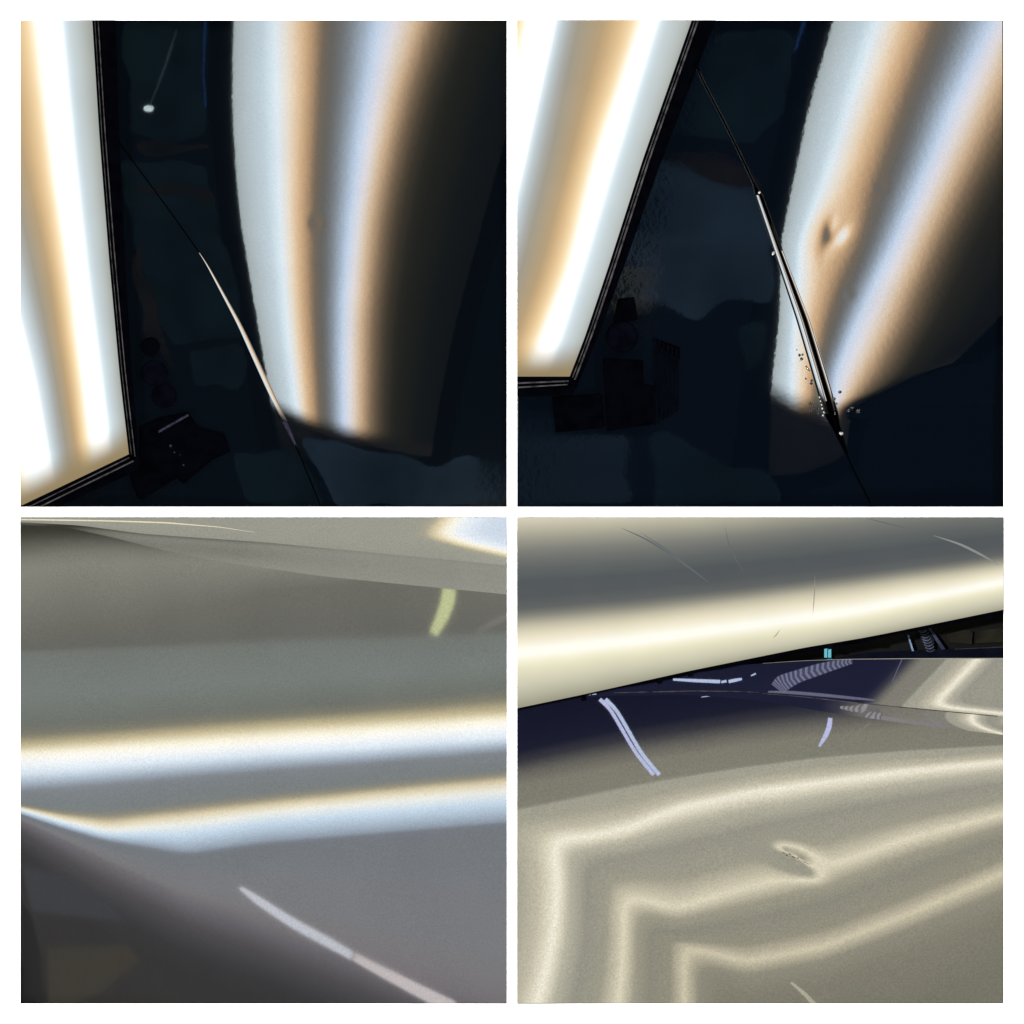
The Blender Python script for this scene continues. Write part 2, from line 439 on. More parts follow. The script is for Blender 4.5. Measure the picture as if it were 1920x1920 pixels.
def overlay_band(name, field, pts, widths, mat, label, cat, dz=.06, group=None, n=40):
    """a glowing bar along a centre line"""
    t = np.linspace(0, len(pts) - 1, n); k = np.arange(len(pts))
    cx = smooth1(np.interp(t, k, [p[0] for p in pts]), 2.5); cy = smooth1(np.interp(t, k, [p[1] for p in pts]), 2.5); w = np.interp(t, k, widths)
    tx = np.gradient(cx); ty = np.gradient(cy); L = np.hypot(tx, ty); nx, ny = -ty / L, tx / L
    out = list(zip(cx + nx * w / 2, cy + ny * w / 2)) + list(zip(cx - nx * w / 2, cy - ny * w / 2))[::-1]
    return overlay(name, field, out, mat, label, cat, dz, .006, 1, group)

# colour along the lamp for the two upper panels, p = px position across the reflection at its middle
PROF12 = [(448, (160, 171, 172)), (470, (176, 188, 192)), (500, (192, 207, 216)), (524, (222, 234, 242)), (540, (232, 220, 202)),
          (556, (216, 184, 146)), (575, (170, 140, 108)), (590, (112, 100, 86)), (604, (100, 98, 92)), (622, (118, 124, 128)), (640, (158, 172, 188)), (657, (200, 214, 233)),
          (670, (222, 218, 222)), (690, (206, 178, 146)), (712, (134, 112, 88)), (722, (104, 88, 68)), (745, (56, 50, 39)), (790, (29, 28, 21)), (850, (17, 17, 14)), (905, (12, 13, 12))]
board('inspection_lamp', PROF12, 0, OFF1, (-500, 790), (-900, -800, 752, 786), 'added unseen striped lamp mirrored in the dark panel of the upper left picture', frame=40, endcol=(.008, .007, .006), slant=.16)  # second lamp out of view, added to supply the mirrored stripes
board('inspection_lamp', PROF12, 0, OFF2, (-700, 752), (-1400, -1300, 700, 748), 'added unseen striped lamp mirrored in the dark panel with the small dent', frame=40, endcol=(.008, .007, .006), slant=.30)  # another unseen lamp added for the stripes in this panel

# ================================================================ upper left: dark panel, lamp at its left edge
K1 = [38, 200, 400, 600, 770, 950]
T1 = [[330, 330, 350, 385, 420, 460],        # far out
      [438, 434, 448, 482, 512, 540],        # 448 lamp edge
      [515, 518, 524, 536, 556, 576],        # 524
      [565, 562, 554, 562, 576, 590],        # 556
      [622, 612, 600, 600, 606, 615],        # 604
      [712, 683, 657, 640, 642, 645],        # 657
      [778, 730, 690, 672, 670, 672],        # 690
      [850, 795, 748, 722, 716, 716],        # 745
      [1010, 960, 905, 850, 815, 790],       # 905
      [1140, 1090, 1040, 980, 940, 900]]
V1 = [350, 448, 524, 556, 604, 657, 690, 745, 905, 1040]
f1 = Field((38, 38, 950, 950), 0, clipped(contour_field(T1, K1, V1, 0, 45), 60, 985), OFF1, ref=600, z0=-.05,
           dents=[(593, 418, 8, 10, 0, .00002)])
seam1 = cint([(38, 62), (160, 150), (290, 240), (395, 318), (490, 385), (610, 450), (730, 505), (838, 556), (950, 602)], 14)
q1a = tag(empty('door_panel'), 'near black glossy car panel left of the diagonal seam, mostly behind the striped lamp in the upper left picture', 'car panel')
q1b = tag(empty('fender_panel'), 'near black glossy car panel mirroring two curved pale stripes in the upper left picture', 'car panel')
sheet('panel_skin', f1, M['navy1'], 38 + EPS, lambda y: np.maximum(seam1(y) - .8, 39), 38 + EPS, 950, 0, 300, 150, q1a)
sheet('panel_skin', f1, M['navy1'], lambda y: seam1(y) + .8, 950, 38 + EPS, 950, 0, 330, 330, q1b)
# rolled flange of the seam catching the lamp
def align_to(f, g, c, d=.0006):
    return lambda q: g(q, c(q)) + d - f.z(q, c(q))
class Shifted:
    def __init__(s, f, pf, off, axis): s.f = f; s.pf = pf; s.off = off; s.axis = axis
    h = None
    def z(s, px, py): return s.f.z(px, py)
    def samp(s, A, px, py):
        if A == 'gx': return (wx(px) - (s.off[0] + wx(s.pf(px, py)))) / (2 * ZL) if s.axis == 0 else s.f.samp(s.f.gx, px, py)
        return (wy(py) - (s.off[1] + wy(s.pf(px, py)))) / (2 * ZL) if s.axis == 1 else s.f.samp(s.f.gy, px, py)
    gx = 'gx'; gy = 'gy'
hw1 = cint([(470, .4), (520, 2.0), (640, 4.6), (720, 5.2), (800, 4.2), (838, 1.6), (856, .4)], 6)
def pf_rib1(px, py):
    t = (px - seam1(py)) / np.maximum(hw1(py), .5)
    return 545 + 22 * t + 70 * np.clip(t, 0, 1) ** 4 - 60 * np.clip(-t, 0, 1) ** 4 + .0 * py
sheet('seam_flange', Shifted(f1, pf_rib1, OFF1, 0), M['navy1'], lambda y: seam1(y) - hw1(y), lambda y: seam1(y) + hw1(y), 474, 790, 0, 200, 9, q1b, thick=.004, dz=.0025)
sheet('seam_flange', Shifted(f1, lambda px, py: pf_rib1(px, py), (OFF1[0], OFF1[1]), 0), M['dimmetal'], lambda y: seam1(y) - hw1(y), lambda y: seam1(y) + hw1(y), 790.5, 850, 0, 60, 5, q1b, thick=.004, dz=.0025)
tube('seal', [(wx(float(seam1(y))), wy(y), float(f1.z(float(seam1(y)), y)) + .0002) for y in list(range(42, 500, 12)) + [496]], .0013, M['rubber'], q1a, 6)
tube('seal', [(wx(float(seam1(y))), wy(y), float(f1.z(float(seam1(y)), y)) + .0034) for y in [834] + list(range(842, 949, 12))], .0014, M['rubber'], q1a, 6)

# visible striped lamp
VK = [38, 300, 500, 700, 840, 950]
VT = [[-200, -150, -95, -50, -20, 0], [-120, -75, -30, 10, 38, 55], [-75, -35, 10, 62, 88, 108], [-50, -10, 35, 82, 103, 124], [-30, 15, 60, 100, 122, 140], [-5, 42, 85, 116, 138, 155],
      [42, 78, 108, 136, 153, 166], [62, 92, 123, 148, 166, 178], [112, 138, 160, 186, 203, 215], [126, 150, 173, 198, 213, 223], [150, 172, 192, 212, 226, 236], [173, 190, 206, 224, 241, 253]]
VV = [-80, -30, 10, 40, 62, 85, 113, 125, 162, 178, 200, 211]
PROFV = [(-80, (236, 200, 140)), (-45, (250, 226, 176)), (-30, (275, 273, 262)), (4, (275, 280, 280)), (20, (222, 234, 240)), (40, (188, 198, 200)), (62, (162, 156, 140)), (85, (184, 160, 124)),
         (104, (224, 192, 146)), (116, (250, 224, 180)), (127, (275, 270, 258)), (143, (290, 290, 285)), (157, (272, 278, 280)), (167, (222, 236, 242)), (180, (200, 211, 214)), (200, (180, 186, 182)), (211, (150, 153, 145))]
MV = stripe_mat('lit_diffuser', PROFV, 0, 1.0, ends=(4, 74, 5000, 6000), grain=.03, endcol=tuple(lin((152, 134, 100))), uv=True)
cf1 = contour_field(VT, VK, VV, 0, 30)
def uv_from(cf, rect, vfun):
    xs = np.arange(rect[0] - 4, rect[2] + 5, 1.); ys = np.arange(rect[1] - 4, rect[3] + 5, 1.); G = blur2(cf(xs, ys), 1.5)
    def u(px, py):
        a = np.clip(px - xs[0], 0, len(xs) - 1.01); b = np.clip(py - ys[0], 0, len(ys) - 1.01); i = a.astype(int); j = b.astype(int); a = a - i; b = b - j
        return (G[j, i] * (1 - a) + G[j, i + 1] * a) * (1 - b) + (G[j + 1, i] * (1 - a) + G[j + 1, i + 1] * a) * b, vfun(px, py)
    return u
ZOFF = f1.top + .004 - .024
lamp1 = tag(empty('striped_lamp'), 'glowing striped inspection lamp in a black frame at the left of the upper left picture', 'inspection lamp')
edge1 = cint([(38, 173), (250, 186), (480, 204), (700, 224), (846, 241), (950, 253)], 20)
bot1 = lambda x: 948 - (x - 40) * (948 - 852) / (241 - 40)
ZB1 = f1.top + .004
zl1 = lambda px, py: ZB1 + .00006 * (px - 38)
sheet('diffuser', None, MV, 38 + EPS, lambda y: np.minimum(edge1(y), np.maximum(40, 40 + (948 - y) / (948 - 852) * 201)), 38 + EPS, 947, 0, 220, 60, lamp1,
      uvfun=uv_from(cf1, (38, 38, 262, 950), lambda px, py: (bot1(px) - py)), zfun=lambda a, b: zl1(a, b), thick=.006)
def side(name, off0, off1, z, mat, ys=(38.4, 864), root=lamp1, e=edge1, n=16, bev=.0006, z0=.012):
    yy = np.linspace(ys[0], ys[1], n)
    L = [(float(e(y)) + off0(y), float(y)) for y in yy]; R = [(float(e(y)) + off1(y), float(y)) for y in yy]
    return prism(name, L + R[::-1], z0, z, mat, root, bev)
side('frame', lambda y: 0, lambda y: 44 - (y - 38) * .032, .034, M['black'], (38.4, 862))
side('frame_lip', lambda y: 4.0, lambda y: 5.4, .0365, M['groove'], (38.4, 852))
side('frame_lip', lambda y: 10, lambda y: 12, .0375, M['groove'], (38.4, 856))
prism('frame', [(262, 863), (262, 880), (112, 950), (39, 950), (46, 945.5), (241, 852)], .012, .034, M['black'], lamp1, .0006)
prism('frame_lip', [(242, 857), (243, 859), (58, 949.5), (54, 949.5)], .030, .0365, M['groove'], lamp1, .0004)
prism('frame_lip', [(250, 863), (251, 865.5), (79, 949.6), (73, 949.6)], .030, .0372, M['groove'], lamp1, .0004)
# clamp behind the lamp
cl1 = tag(empty('lamp_clamp'), 'black bracket with round knobs holding the striped lamp, bottom of the upper left picture', 'clamp')
prism('clamp_body', [(236, 868), (262, 862), (262, 800), (300, 782), (352, 772), (372, 800), (420, 812), (432, 846), (398, 862), (344, 908), (332, 896), (268, 936), (258, 934)], -.02, .020, M['black'], cl1, .003)
disc('knob', 290, 700, 25, -.02, .022, M['blackgloss'], cl1, 28, .002, 1)
disc('knob', 308, 742, 24, -.02, .018, M['blackgloss'], cl1, 28, .002, 1)
disc('ball_joint', 282, 650, 18, -.02, .016, M['black'], cl1)
prism('arm', [(318, 770), (352, 752), (520, 770), (545, 822), (520, 842), (470, 838), (380, 842)], -.03, .004, M['black'], cl1, .002)
prism('grip_ridge', [(296, 808), (352, 776), (354, 780), (298, 812)], .018, .0225, M['dimmetal'], cl1, .0004)
for i in range(4):
    disc('screw', (320, 327, 338, 344)[i], (836, 848, 853, 872)[i], (2.6, 1.6, 1.2, 1.9)[i], .018, .022, M['dimmetal'], cl1, 10, .0003)
# scratch streak put in as glow, bulb spot, added tint cards behind camera
ZOFF = 0.0
M['bulb'] = glow('small_bulb', (215, 235, 240), 1 / F0)
M['thread'] = glow('scratch_glow', (44, 58, 62), 1 / F0)  # scratch streak put in as a faint glow
M['card'] = plain('teal_card', (.008, .026, .034), .8, spec=.1, noise=.5, scale=9)  # tinted cards added to give dim patches in the panel reflections
M['card2'] = plain('brown_card', (.022, .016, .010), .8, spec=.1, noise=.7, scale=9)
M['card3'] = plain('blue_card', (.045, .09, .145), .8, spec=.1, noise=.5, scale=4)
M['blueedge'] = glow('blue_edge_glow', (16, 34, 66), 1 / F0)  # blue edge beside the frame put in as an added glowing strip
overlay('bulb', f1, [(270, 201), (277, 197), (285, 199), (288, 204), (284, 209), (275, 210), (269, 206)], M['bulb'], 'tiny white bulb mirrored as a bright speck in the dark panel', 'bulb')
overlay_band('scratch_glow_band', f1, [(331, 55), (318, 100), (300, 150), (282, 195)], [2, 5, 4, 2], M['thread'], 'faint glowing band put in for the scratch streak above the white speck', 'tube light')
overlay('reflection_card', f1, [(222, 300), (392, 310), (440, 560), (452, 640), (330, 650), (280, 560), (246, 430)], M['card'], 'added dim teal cloth mirrored between lamp and curved stripes', 'card')
overlay('reflection_card', f1, [(232, 40), (382, 40), (386, 250), (300, 268), (240, 250)], M['card'], 'added dim teal cloth mirrored at the top beside the white speck', 'card')
overlay('reflection_card', f1, [(440, 838), (475, 850), (560, 842), (612, 948), (470, 948), (450, 890)], M['card'], 'added dim teal cloth mirrored low beside the end of the seam', 'card')
overlay('reflection_card', f1, [(568, 815), (800, 870), (900, 860), (948, 940), (930, 948), (628, 948)], M['card3'], 'added dim blue cloth mirrored in the lower right of the dark panel', 'card')
overlay('reflection_card', f1, [(250, 268), (300, 262), (388, 272), (388, 284), (320, 290), (262, 282)], M['card2'], 'added narrow brown cloth mirrored just right of the top of the seam', 'card', dz=.1)
overlay('reflection_card', f1, [(252, 352), (330, 346), (402, 358), (404, 378), (340, 372), (256, 366)], M['card2'], 'added narrow brown cloth mirrored across the thin part of the seam', 'card', dz=.1)
overlay('reflection_card', f1, [(262, 440), (276, 520), (300, 600), (330, 690), (312, 690), (280, 620), (258, 530)], M['card2'], 'added slanted brown cloth strip mirrored beside the lamp frame above the knobs', 'card', dz=.1)
overlay('reflection_card', f1, [(350, 655), (440, 645), (470, 680), (440, 730), (360, 720)], M['card'], 'added small teal cloth mirrored right of the clamp knobs', 'card', dz=.09)
overlay('blue_edge_strip', f1, [(383, 40), (387, 40), (383, 140), (387, 200), (383, 200), (380, 130)], M['blueedge'], 'added thin blue glowing line mirrored beside the black lamp frame', 'light strip', dz=.08)

# ================================================================ upper right: same lamp on a panel with a dent and a wide seam
K2 = [38, 200, 350, 450, 600, 700, 750, 772, 950]
T2 = [[1440, 1400, 1370, 1350, 1325, 1310, 1300, 1295, 1240],
      [1562, 1517, 1485, 1466, 1462, 1450, 1446, 1446, 1440],
      [1645, 1592, 1543, 1505, 1490, 1485, 1484, 1483, 1481],
      [1700, 1645, 1592, 1552, 1520, 1513, 1508, 1500, 1490],
      [1775, 1712, 1660, 1625, 1565, 1535, 1535, 1530, 1500],
      [1860, 1785, 1722, 1678, 1606, 1567, 1560, 1555, 1525],
      [1915, 1845, 1775, 1728, 1662, 1612, 1584, 1566, 1540],
      [2030, 1935, 1850, 1798, 1732, 1680, 1622, 1577, 1560],
      [2300, 2150, 2050, 1980, 1865, 1762, 1650, 1588, 1570],
      [2450, 2300, 2200, 2120, 1990, 1860, 1730, 1660, 1610]]
f2 = Field((970, 38, 1882, 950), 0, clipped(contour_field(T2, K2, V1, 0, 14), 300, 950), OFF2, ref=1500, z0=-.05,
           dents=[(1556, 432, 8, 15, .25, .00005), (1569, 443, 9, 17, .75, .00008), (1564, 438, 26, 42, .4, .00007), (1546, 470, 8, 16, .2, .000012), (1655, 352, 7, 7, 0, .000015), (1590, 552, 7, 7, 0, .000015)])

seam2 = cint([(38, 1272), (140, 1312), (235, 1361), (300, 1393), (360, 1421), (480, 1463), (600, 1506), (720, 1542), (775, 1558), (790, 1563), (880, 1600), (950, 1636)], 8)
gapw = cint([(38, .8), (350, 1.2), (362, 5.5), (480, 7.5), (600, 11), (700, 11.5), (776, 12), (800, 7), (860, 1.4), (950, .8)], 4)
q2a = tag(empty('door_panel'), 'dark blue metallic car panel left of the wide seam, with specks and water beads along its edge', 'car panel')
q2b = tag(empty('fender_panel'), 'dark blue metallic car panel with a small round dent in its mirrored pale stripes', 'car panel')
sheet('panel_skin', f2, M['navy2'], 970, lambda y: seam2(y) - gapw(y), 38 + EPS, 950, 0, 320, 260, q2a, edge=1.2)
sheet('panel_skin', f2, M['navy2'], lambda y: seam2(y) + gapw(y), 1881.4, 38 + EPS, 950, 0, 340, 300, q2b, edge=1.2)
zs2 = lambda y, d=0.: float(f2.z(float(seam2(y)), y)) + d
prism('seam_floor', [(float(seam2(y)) - float(gapw(y)) - 2, y) for y in range(40, 950, 20)] + [(float(seam2(y)) + float(gapw(y)) + 2, y) for y in range(940, 39, -20)], -.06, -.02, M['rubber'], q2a)
for ya, yb in ((42, 360), (792, 948)):
    tube('seal', [(wx(float(seam2(y))), wy(y), zs2(y) + .0002) for y in range(ya, yb, 10)], .0017, M['rubber'], q2a, 6)
def flange2(name, a, b, p0, p1, ys, parent, mat, dz=.001, n=220, bias=1.0):
    lo = lambda y: seam2(y) + a * gapw(y); hi = lambda y: seam2(y) + b * gapw(y)
    def pf(px, py):
        t = (px - lo(py)) / np.maximum(hi(py) - lo(py), .3); return p0 + (p1 - p0) * np.clip(t, 0, 1) ** bias
    sheet(name, Shifted(f2, pf, OFF2, 0), mat, lo, hi, ys[0], ys[1], 0, n, 8, parent, thick=.004, dz=dz)
# left folded flange: two bright lips, a dark groove, then a thin lip on the other sheet
flange2('edge_flange', -1.0, -.86, 850, 700, (366, 776), q2a, M['navy2'])
flange2('edge_flange', -.86, -.36, 480, 545, (366, 776), q2a, M['navy2'], .0012)
flange2('edge_flange', -.36, -.06, 780, 600, (366, 752), q2a, M['navy2'], -.001)
flange2('edge_flange', -.02, .10, 700, 860, (400, 700), q2a, M['navy2'], -.003)
flange2('edge_flange', .58, .72, 900, 700, (420, 772), q2b, M['navy2'], .0003)
flange2('edge_flange', .72, 1.0, 600, 500, (470, 768), q2b, M['navy2'], .0008)
# striped lamp of this picture
ZB2 = f2.top + .004
VK2 = [38, 300, 500, 640, 705]
VT2 = [[900, 845, 800, 770, 755], [972, 912, 868, 830, 812], [990, 930, 888, 850, 832], [1040, 982, 935, 890, 868], [1056, 998, 952, 908, 886], [1082, 1027, 976, 930, 906], [1128, 1062, 1010, 960, 936],
       [1178, 1093, 1045, 990, 964], [1198, 1110, 1062, 1006, 980], [1230, 1150, 1090, 1046, 1020], [1247, 1168, 1110, 1060, 1036], [1280, 1195, 1135, 1080, 1055], [1297, 1212, 1152, 1095, 1068]]
VV2 = [-110, -45, -30, 10, 40, 62, 85, 113, 125, 162, 178, 200, 211]
cf2 = contour_field(VT2, VK2, VV2, 0, 30)
ZOFF = f2.top + .004 - .024
lamp2 = tag(empty('striped_lamp'), 'glowing striped inspection lamp leaning right, top left of the upper right picture', 'inspection lamp')
edge2 = cint([(38, 1297), (300, 1205), (500, 1141), (640, 1094), (706, 1068), (760, 1048)], 14)
sheet('diffuser', None, MV, 970, edge2, 38 + EPS, 706, 0, 200, 60, lamp2,
      uvfun=uv_from(cf2, (970, 38, 1320, 720), lambda px, py: (708 - py)), zfun=lambda a, b: ZB2 + .00006 * (a - 970), thick=.006)
side('frame', lambda y: 0, lambda y: 45 - (y - 38) * .035, .042, M['black'], (38.4, 722), lamp2, edge2)
side('frame_lip', lambda y: 5, lambda y: 7, .0445, M['groove'], (38.4, 708), lamp2, edge2)
side('frame_lip', lambda y: 10, lambda y: 13.5, .0455, M['groove'], (38.4, 712), lamp2, edge2)
prism('frame', [(970, 706), (1068, 706), (1066, 722.5), (1085, 722.5), (1072, 741), (970, 744)], .012, .040, M['black'], lamp2, .0006)
prism('frame_lip', [(970, 717), (1066, 713), (1066, 716), (970, 720)], .036, .0435, M['groove'], lamp2, .0004)
prism('frame_lip', [(970, 725), (1064, 720), (1064, 722), (970, 728)], .036, .0435, M['groove'], lamp2, .0004)
cl2 = tag(empty('lamp_clamp'), 'black clamp with ball joint under the leaning striped lamp, upper right picture', 'clamp')
prism('clamp_body', [(1035, 744), (1128, 738), (1134, 802), (1042, 811)], -.02, .022, M['black'], cl2, .003)
prism('clamp_block', [(1130, 672), (1206, 676), (1206, 720), (1224, 724), (1224, 796), (1138, 808)], -.02, .026, M['black'], cl2, .003)
disc('ball_joint', 1166, 632, 30, -.02, .024, M['blackgloss'], cl2, 30, .006)
disc('lever', 1172, 578, 17, -.02, .018, M['black'], cl2, 20, .004)
prism('lever_arm', [(1158, 560), (1190, 556), (1196, 600), (1150, 606)], -.02, .015, M['black'], cl2, .003)
for i in range(6):
    prism('ridge', [(1226 + 8 * i, 634 + 4 * i), (1231 + 8 * i, 636 + 4 * i), (1231 + 8 * i, 796 - 5 * i), (1226 + 8 * i, 798 - 5 * i)], -.02, .012, M['blackgloss'], cl2, .0008)
prism('grip', [(1222, 630), (1276, 650), (1276, 770), (1222, 800)], -.02, .008, M['black'], cl2, .002)
overlay('reflection_card', f2, [(1195, 300), (1330, 290), (1400, 330), (1445, 420), (1455, 540), (1440, 575), (1370, 560), (1310, 600), (1215, 560), (1190, 470), (1215, 380)], M['card3'], 'added blue cloth mirrored beside the leaning lamp, above the clamp', 'card')
overlay('reflection_card', f2, [(1345, 60), (1490, 60), (1470, 200), (1400, 270), (1290, 250), (1300, 160)], M['card'], 'added teal cloth mirrored at the top between lamp and pale stripes', 'card')
overlay('reflection_card', f2, [(972, 780), (1030, 830), (1170, 815), (1180, 940), (972, 945)], M['card3'], 'added blue cloth mirrored below the clamp at the bottom left', 'card')
overlay('reflection_card', f2, [(1225, 800), (1290, 830), (1370, 870), (1440, 880), (1470, 940), (1225, 945)], M['card'], 'added teal cloth mirrored right of the clamp at the bottom', 'card')
overlay('reflection_card', f2, [(1185, 470), (1205, 500), (1212, 590), (1206, 640), (1195, 560)], M['card2'], 'added small brown cloth mirrored just above the ball joint', 'card')
overlay('reflection_card', f2, [(1280, 280), (1380, 300), (1425, 330), (1400, 345), (1330, 322), (1260, 310)], M['card2'], 'added narrow brown cloth mirrored across the thin top of the seam', 'card', dz=.09)
overlay('blue_edge_strip', f2, [(1505, 40), (1511, 40), (1494, 92), (1487, 100)], M['blueedge'], 'added short blue glowing line mirrored at the top beside the black band', 'light strip', dz=.08)
ZOFF = 0.0
M['pale'] = plain('pale_blue_card', (.17, .22, .32), .8, spec=.1, noise=.6, scale=14); M['olv'] = plain('olive_card', (.2, .2, .12), .8, spec=.1, noise=.8, scale=30)  # more tinted cards added, for bluish and olive patches in the reflection
overlay('reflection_card', f2, [(1200, 455), (1222, 420), (1226, 500), (1222, 590), (1208, 560), (1200, 500)], M['pale'], 'added pale blue cloth edge mirrored close to the leaning lamp frame', 'card', dz=.09)
overlay('reflection_card', f2, [(1178, 490), (1195, 495), (1206, 540), (1205, 590), (1188, 600), (1176, 560)], M['olv'], 'added olive cloth scrap mirrored above the ball joint', 'card', dz=.1)
overlay('reflection_card', f2, [(1250, 285), (1300, 288), (1400, 316), (1430, 352), (1370, 350), (1320, 335), (1260, 305)], M['olv'] and M['card2'], 'added brown cloth band mirrored left of the pale chip on the seam', 'card', dz=.1)
overlay('reflection_card', f2, [(1380, 620), (1432, 600), (1434, 690), (1395, 700)], M['card'], 'added small teal cloth mirrored left of the bead cluster', 'card', dz=.09)
# water beads and paint specks near the seam
M['crackd'] = plain('cracked_paint', (.03, .029, .024), .9, noise=.5, scale=300, spec=0.0)
M['water'] = paint('water_bead', (.002, .002, .002), .02, .0, 100, ior=1.6)
M['chip'] = plain('bare_metal_chip', (.10, .095, .085), .3, noise=.1)
M['pit'] = plain('dark_pit', (.002, .002, .002), .5)
def bead_mesh(r, mat, flat=.5, nr=5, ns=12):
    v = [(0, 0, r * flat)]; f = []
    for i in range(1, nr + 1):
        a = math.pi / 2 * i / nr
        for k in range(ns):
            b = 2 * math.pi * k / ns; v.append((r * math.sin(a) * math.cos(b), r * math.sin(a) * math.sin(b), r * flat * math.cos(a)))
    for k in range(ns): f.append((0, 1 + k, 1 + (k + 1) % ns))
    for i in range(nr - 1):
        for k in range(ns):
            a = 1 + i * ns + k; b = 1 + i * ns + (k + 1) % ns; f.append((a, a + ns, b + ns, b))
    me = bpy.data.meshes.new('bead'); me.from_pydata(v, [], f); me.update(); me.polygons.foreach_set('use_smooth', [True] * len(me.polygons)); me.materials.append(mat)
    return me
BM = bead_mesh(1.0, M['water']); CM = bead_mesh(1.0, M['chip'], .25)
def bead(px, py, r, name, label, cat, group, me, sx=1.0, rot=0.0):
    o = bpy.data.objects.new(name, me); COL.objects.link(o)
    o.location = (wx(px), wy(py), float(f2.z(px, py)) - .0003); o.scale = (r * sx / PX, r / PX, r / PX); o.rotation_euler = (0, 0, rot)
    return tag(o, label, cat, group)
LB = [(1494, 656), (1499, 666), (1503, 673), (1500, 677), (1505, 665), (1512, 687), (1514, 691), (1517, 694), (1511, 710), (1522, 714), (1521, 719)]
for i, (x, y) in enumerate(LB):
    bead(x, y, random.choice([1.1, 1.4, 2.2, 3.1]), 'water_bead', 'tiny dark bead in the cluster on the pale patch left of the seam', 'droplet', 'beads left of the seam', BM, random.uniform(.8, 1.3), random.random())
RB = [(1519, 757), (1526, 764), (1520, 770), (1533, 768), (1534, 776), (1566, 776), (1590, 770), (1598, 765), (1609, 771), (1568, 757), (1565, 748), (1575, 735)]
for i, (x, y) in enumerate(RB):
    bead(x, y, random.uniform(2.2, 3.4), 'water_bead', 'small clear bead round the lower end of the wide seam', 'droplet', 'beads at the seam end', BM, random.uniform(.9, 1.25), random.random())
bead(1576, 813, 3.2, 'paint_chip', 'lone pale chip on the dark panel below the end of the wide seam', 'paint chip', None, CM, 1.7, 0)
bead(1450, 475, 2.6, 'paint_chip', 'pale sliver beside the left edge of the wide seam', 'paint chip', None, CM, 1.8, 1.1)
bead(1424, 361, 2.4, 'paint_chip', 'pale chip at the top where the seam widens', 'paint chip', None, CM, 1.2, .5)
for i, (x, y) in enumerate([(1537, 745), (1539, 752), (1541, 759), (1542, 766), (1545, 773), (1543, 779)]):
    bead(x, y, 2.3, 'paint_chip', 'one of the pale beads lining the lower left lip of the seam', 'paint chip', 'pale beads on the seam lip', CM, .9, 0)
for i, (x, y) in enumerate([(1438, 840), (1446, 876), (1311, 768), (1395, 742), (1385, 560), (1402, 610)]):
    bead(x, y, 1.1, 'dust_speck', 'tiny pale dust speck on the dark blue panel', 'dust speck', 'dust specks on the blue panel', CM)

# ================================================================ lower left: grey lit body panel
PROF3 = [(880, (190, 205, 225)), (900, (232, 240, 248)), (915, (252, 246, 226)), (930, (222, 206, 166)), (944, (164, 160, 142)), (960, (154, 154, 141)), (1000, (151, 151, 140)), (1012, (142, 142, 132)), (1030, (138, 138, 129)), (1040, (92, 91, 80)), (1049, (36, 35, 26)), (1056, (40, 39, 30)),
         (1070, (118, 117, 107)), (1085, (132, 131, 121)), (1110, (124, 123, 113)), (1150, (106, 106, 98)), (1198, (100, 100, 94)), (1204, (112, 117, 112)), (1270, (117, 124, 119)), (1325, (108, 112, 105)), (1343, (122, 120, 104)), (1362, (200, 186, 146)), (1378, (252, 245, 220)), (1390, (254, 253, 248)), (1408, (222, 235, 246)), (1425, (168, 182, 197)), (1440, (124, 129, 134)), (1482, (118, 124, 124)),
         (1493, (142, 136, 116)), (1505, (226, 211, 172)), (1516, (240, 241, 234)), (1535, (196, 217, 235)), (1560, (150, 163, 180)), (1572, (134, 143, 156))]
PROF3b = [(1572.4, (113, 117, 123)), (1600, (114, 119, 123)), (1660, (119, 120, 124)), (1720, (119, 116, 118)), (1752, (103, 101, 105)), (1800, (76, 74, 76)), (1850, (53, 53, 54)), (1920, (51, 50, 49)), (2050, (46, 45, 44)), (2300, (44, 43, 42))]
EX = (-260, -180, 1018, 1029)
board('inspection_lamp', PROF3, 1, OFF3, (-260, 1030), EX, 'wide striped inspection lamp mirrored as warm and blue bands in the grey panel', frame=.5)
board('grey_glow_board', PROF3b, 1, OFF3, (-260, 1030), EX, 'unseen plain grey glowing board mirrored in the lower half of the grey panel', frame=.5)  # unseen glowing board that gives the panel's lower half its grey
K3 = [38, 120, 200, 350, 500, 700, 950]
T3 = [[976, 977, 980, 1002, 1035, 1060, 1085],          # 1050
      [1040, 1030, 1026, 1030, 1042, 1048, 1062],
      [1180, 1172, 1165, 1140, 1108, 1088, 1112],       # 1070
      [1222, 1219, 1216, 1211, 1204, 1197, 1187],       # 1204
      [1370, 1365, 1360, 1348, 1336, 1322, 1298],       # 1336
      [1397, 1391, 1385, 1373, 1361, 1348, 1331],       # 1362
      [1418, 1413, 1408, 1398, 1387, 1373, 1353],       # 1388
      [1446, 1440, 1434, 1422, 1410, 1397, 1379],       # 1410
      [1478, 1472, 1466, 1453, 1440, 1425, 1404],       # 1440
      [1504, 1516, 1518, 1502, 1484, 1464, 1440],       # 1484
      [1508, 1527, 1540, 1523, 1505, 1484, 1459],       # 1505
      [1511, 1534, 1552, 1540, 1519, 1500, 1477],       # 1518
      [1515, 1540, 1561, 1560, 1539, 1520, 1500],       # 1538
      [1518, 1545, 1568, 1593, 1572, 1556, 1534],       # 1573
      [1521, 1550, 1574, 1598, 1577, 1559, 1537],       # 1578
      [1528, 1566, 1606, 1676, 1726, 1800, 1890],       # 1740
      [1548, 1600, 1646, 1722, 1778, 1856, 1950],       # 1800
      [1585, 1650, 1700, 1778, 1832, 1912, 2005],       # 1850
      [1700, 1770, 1820, 1890, 1936, 2005, 2100]]       # 1940
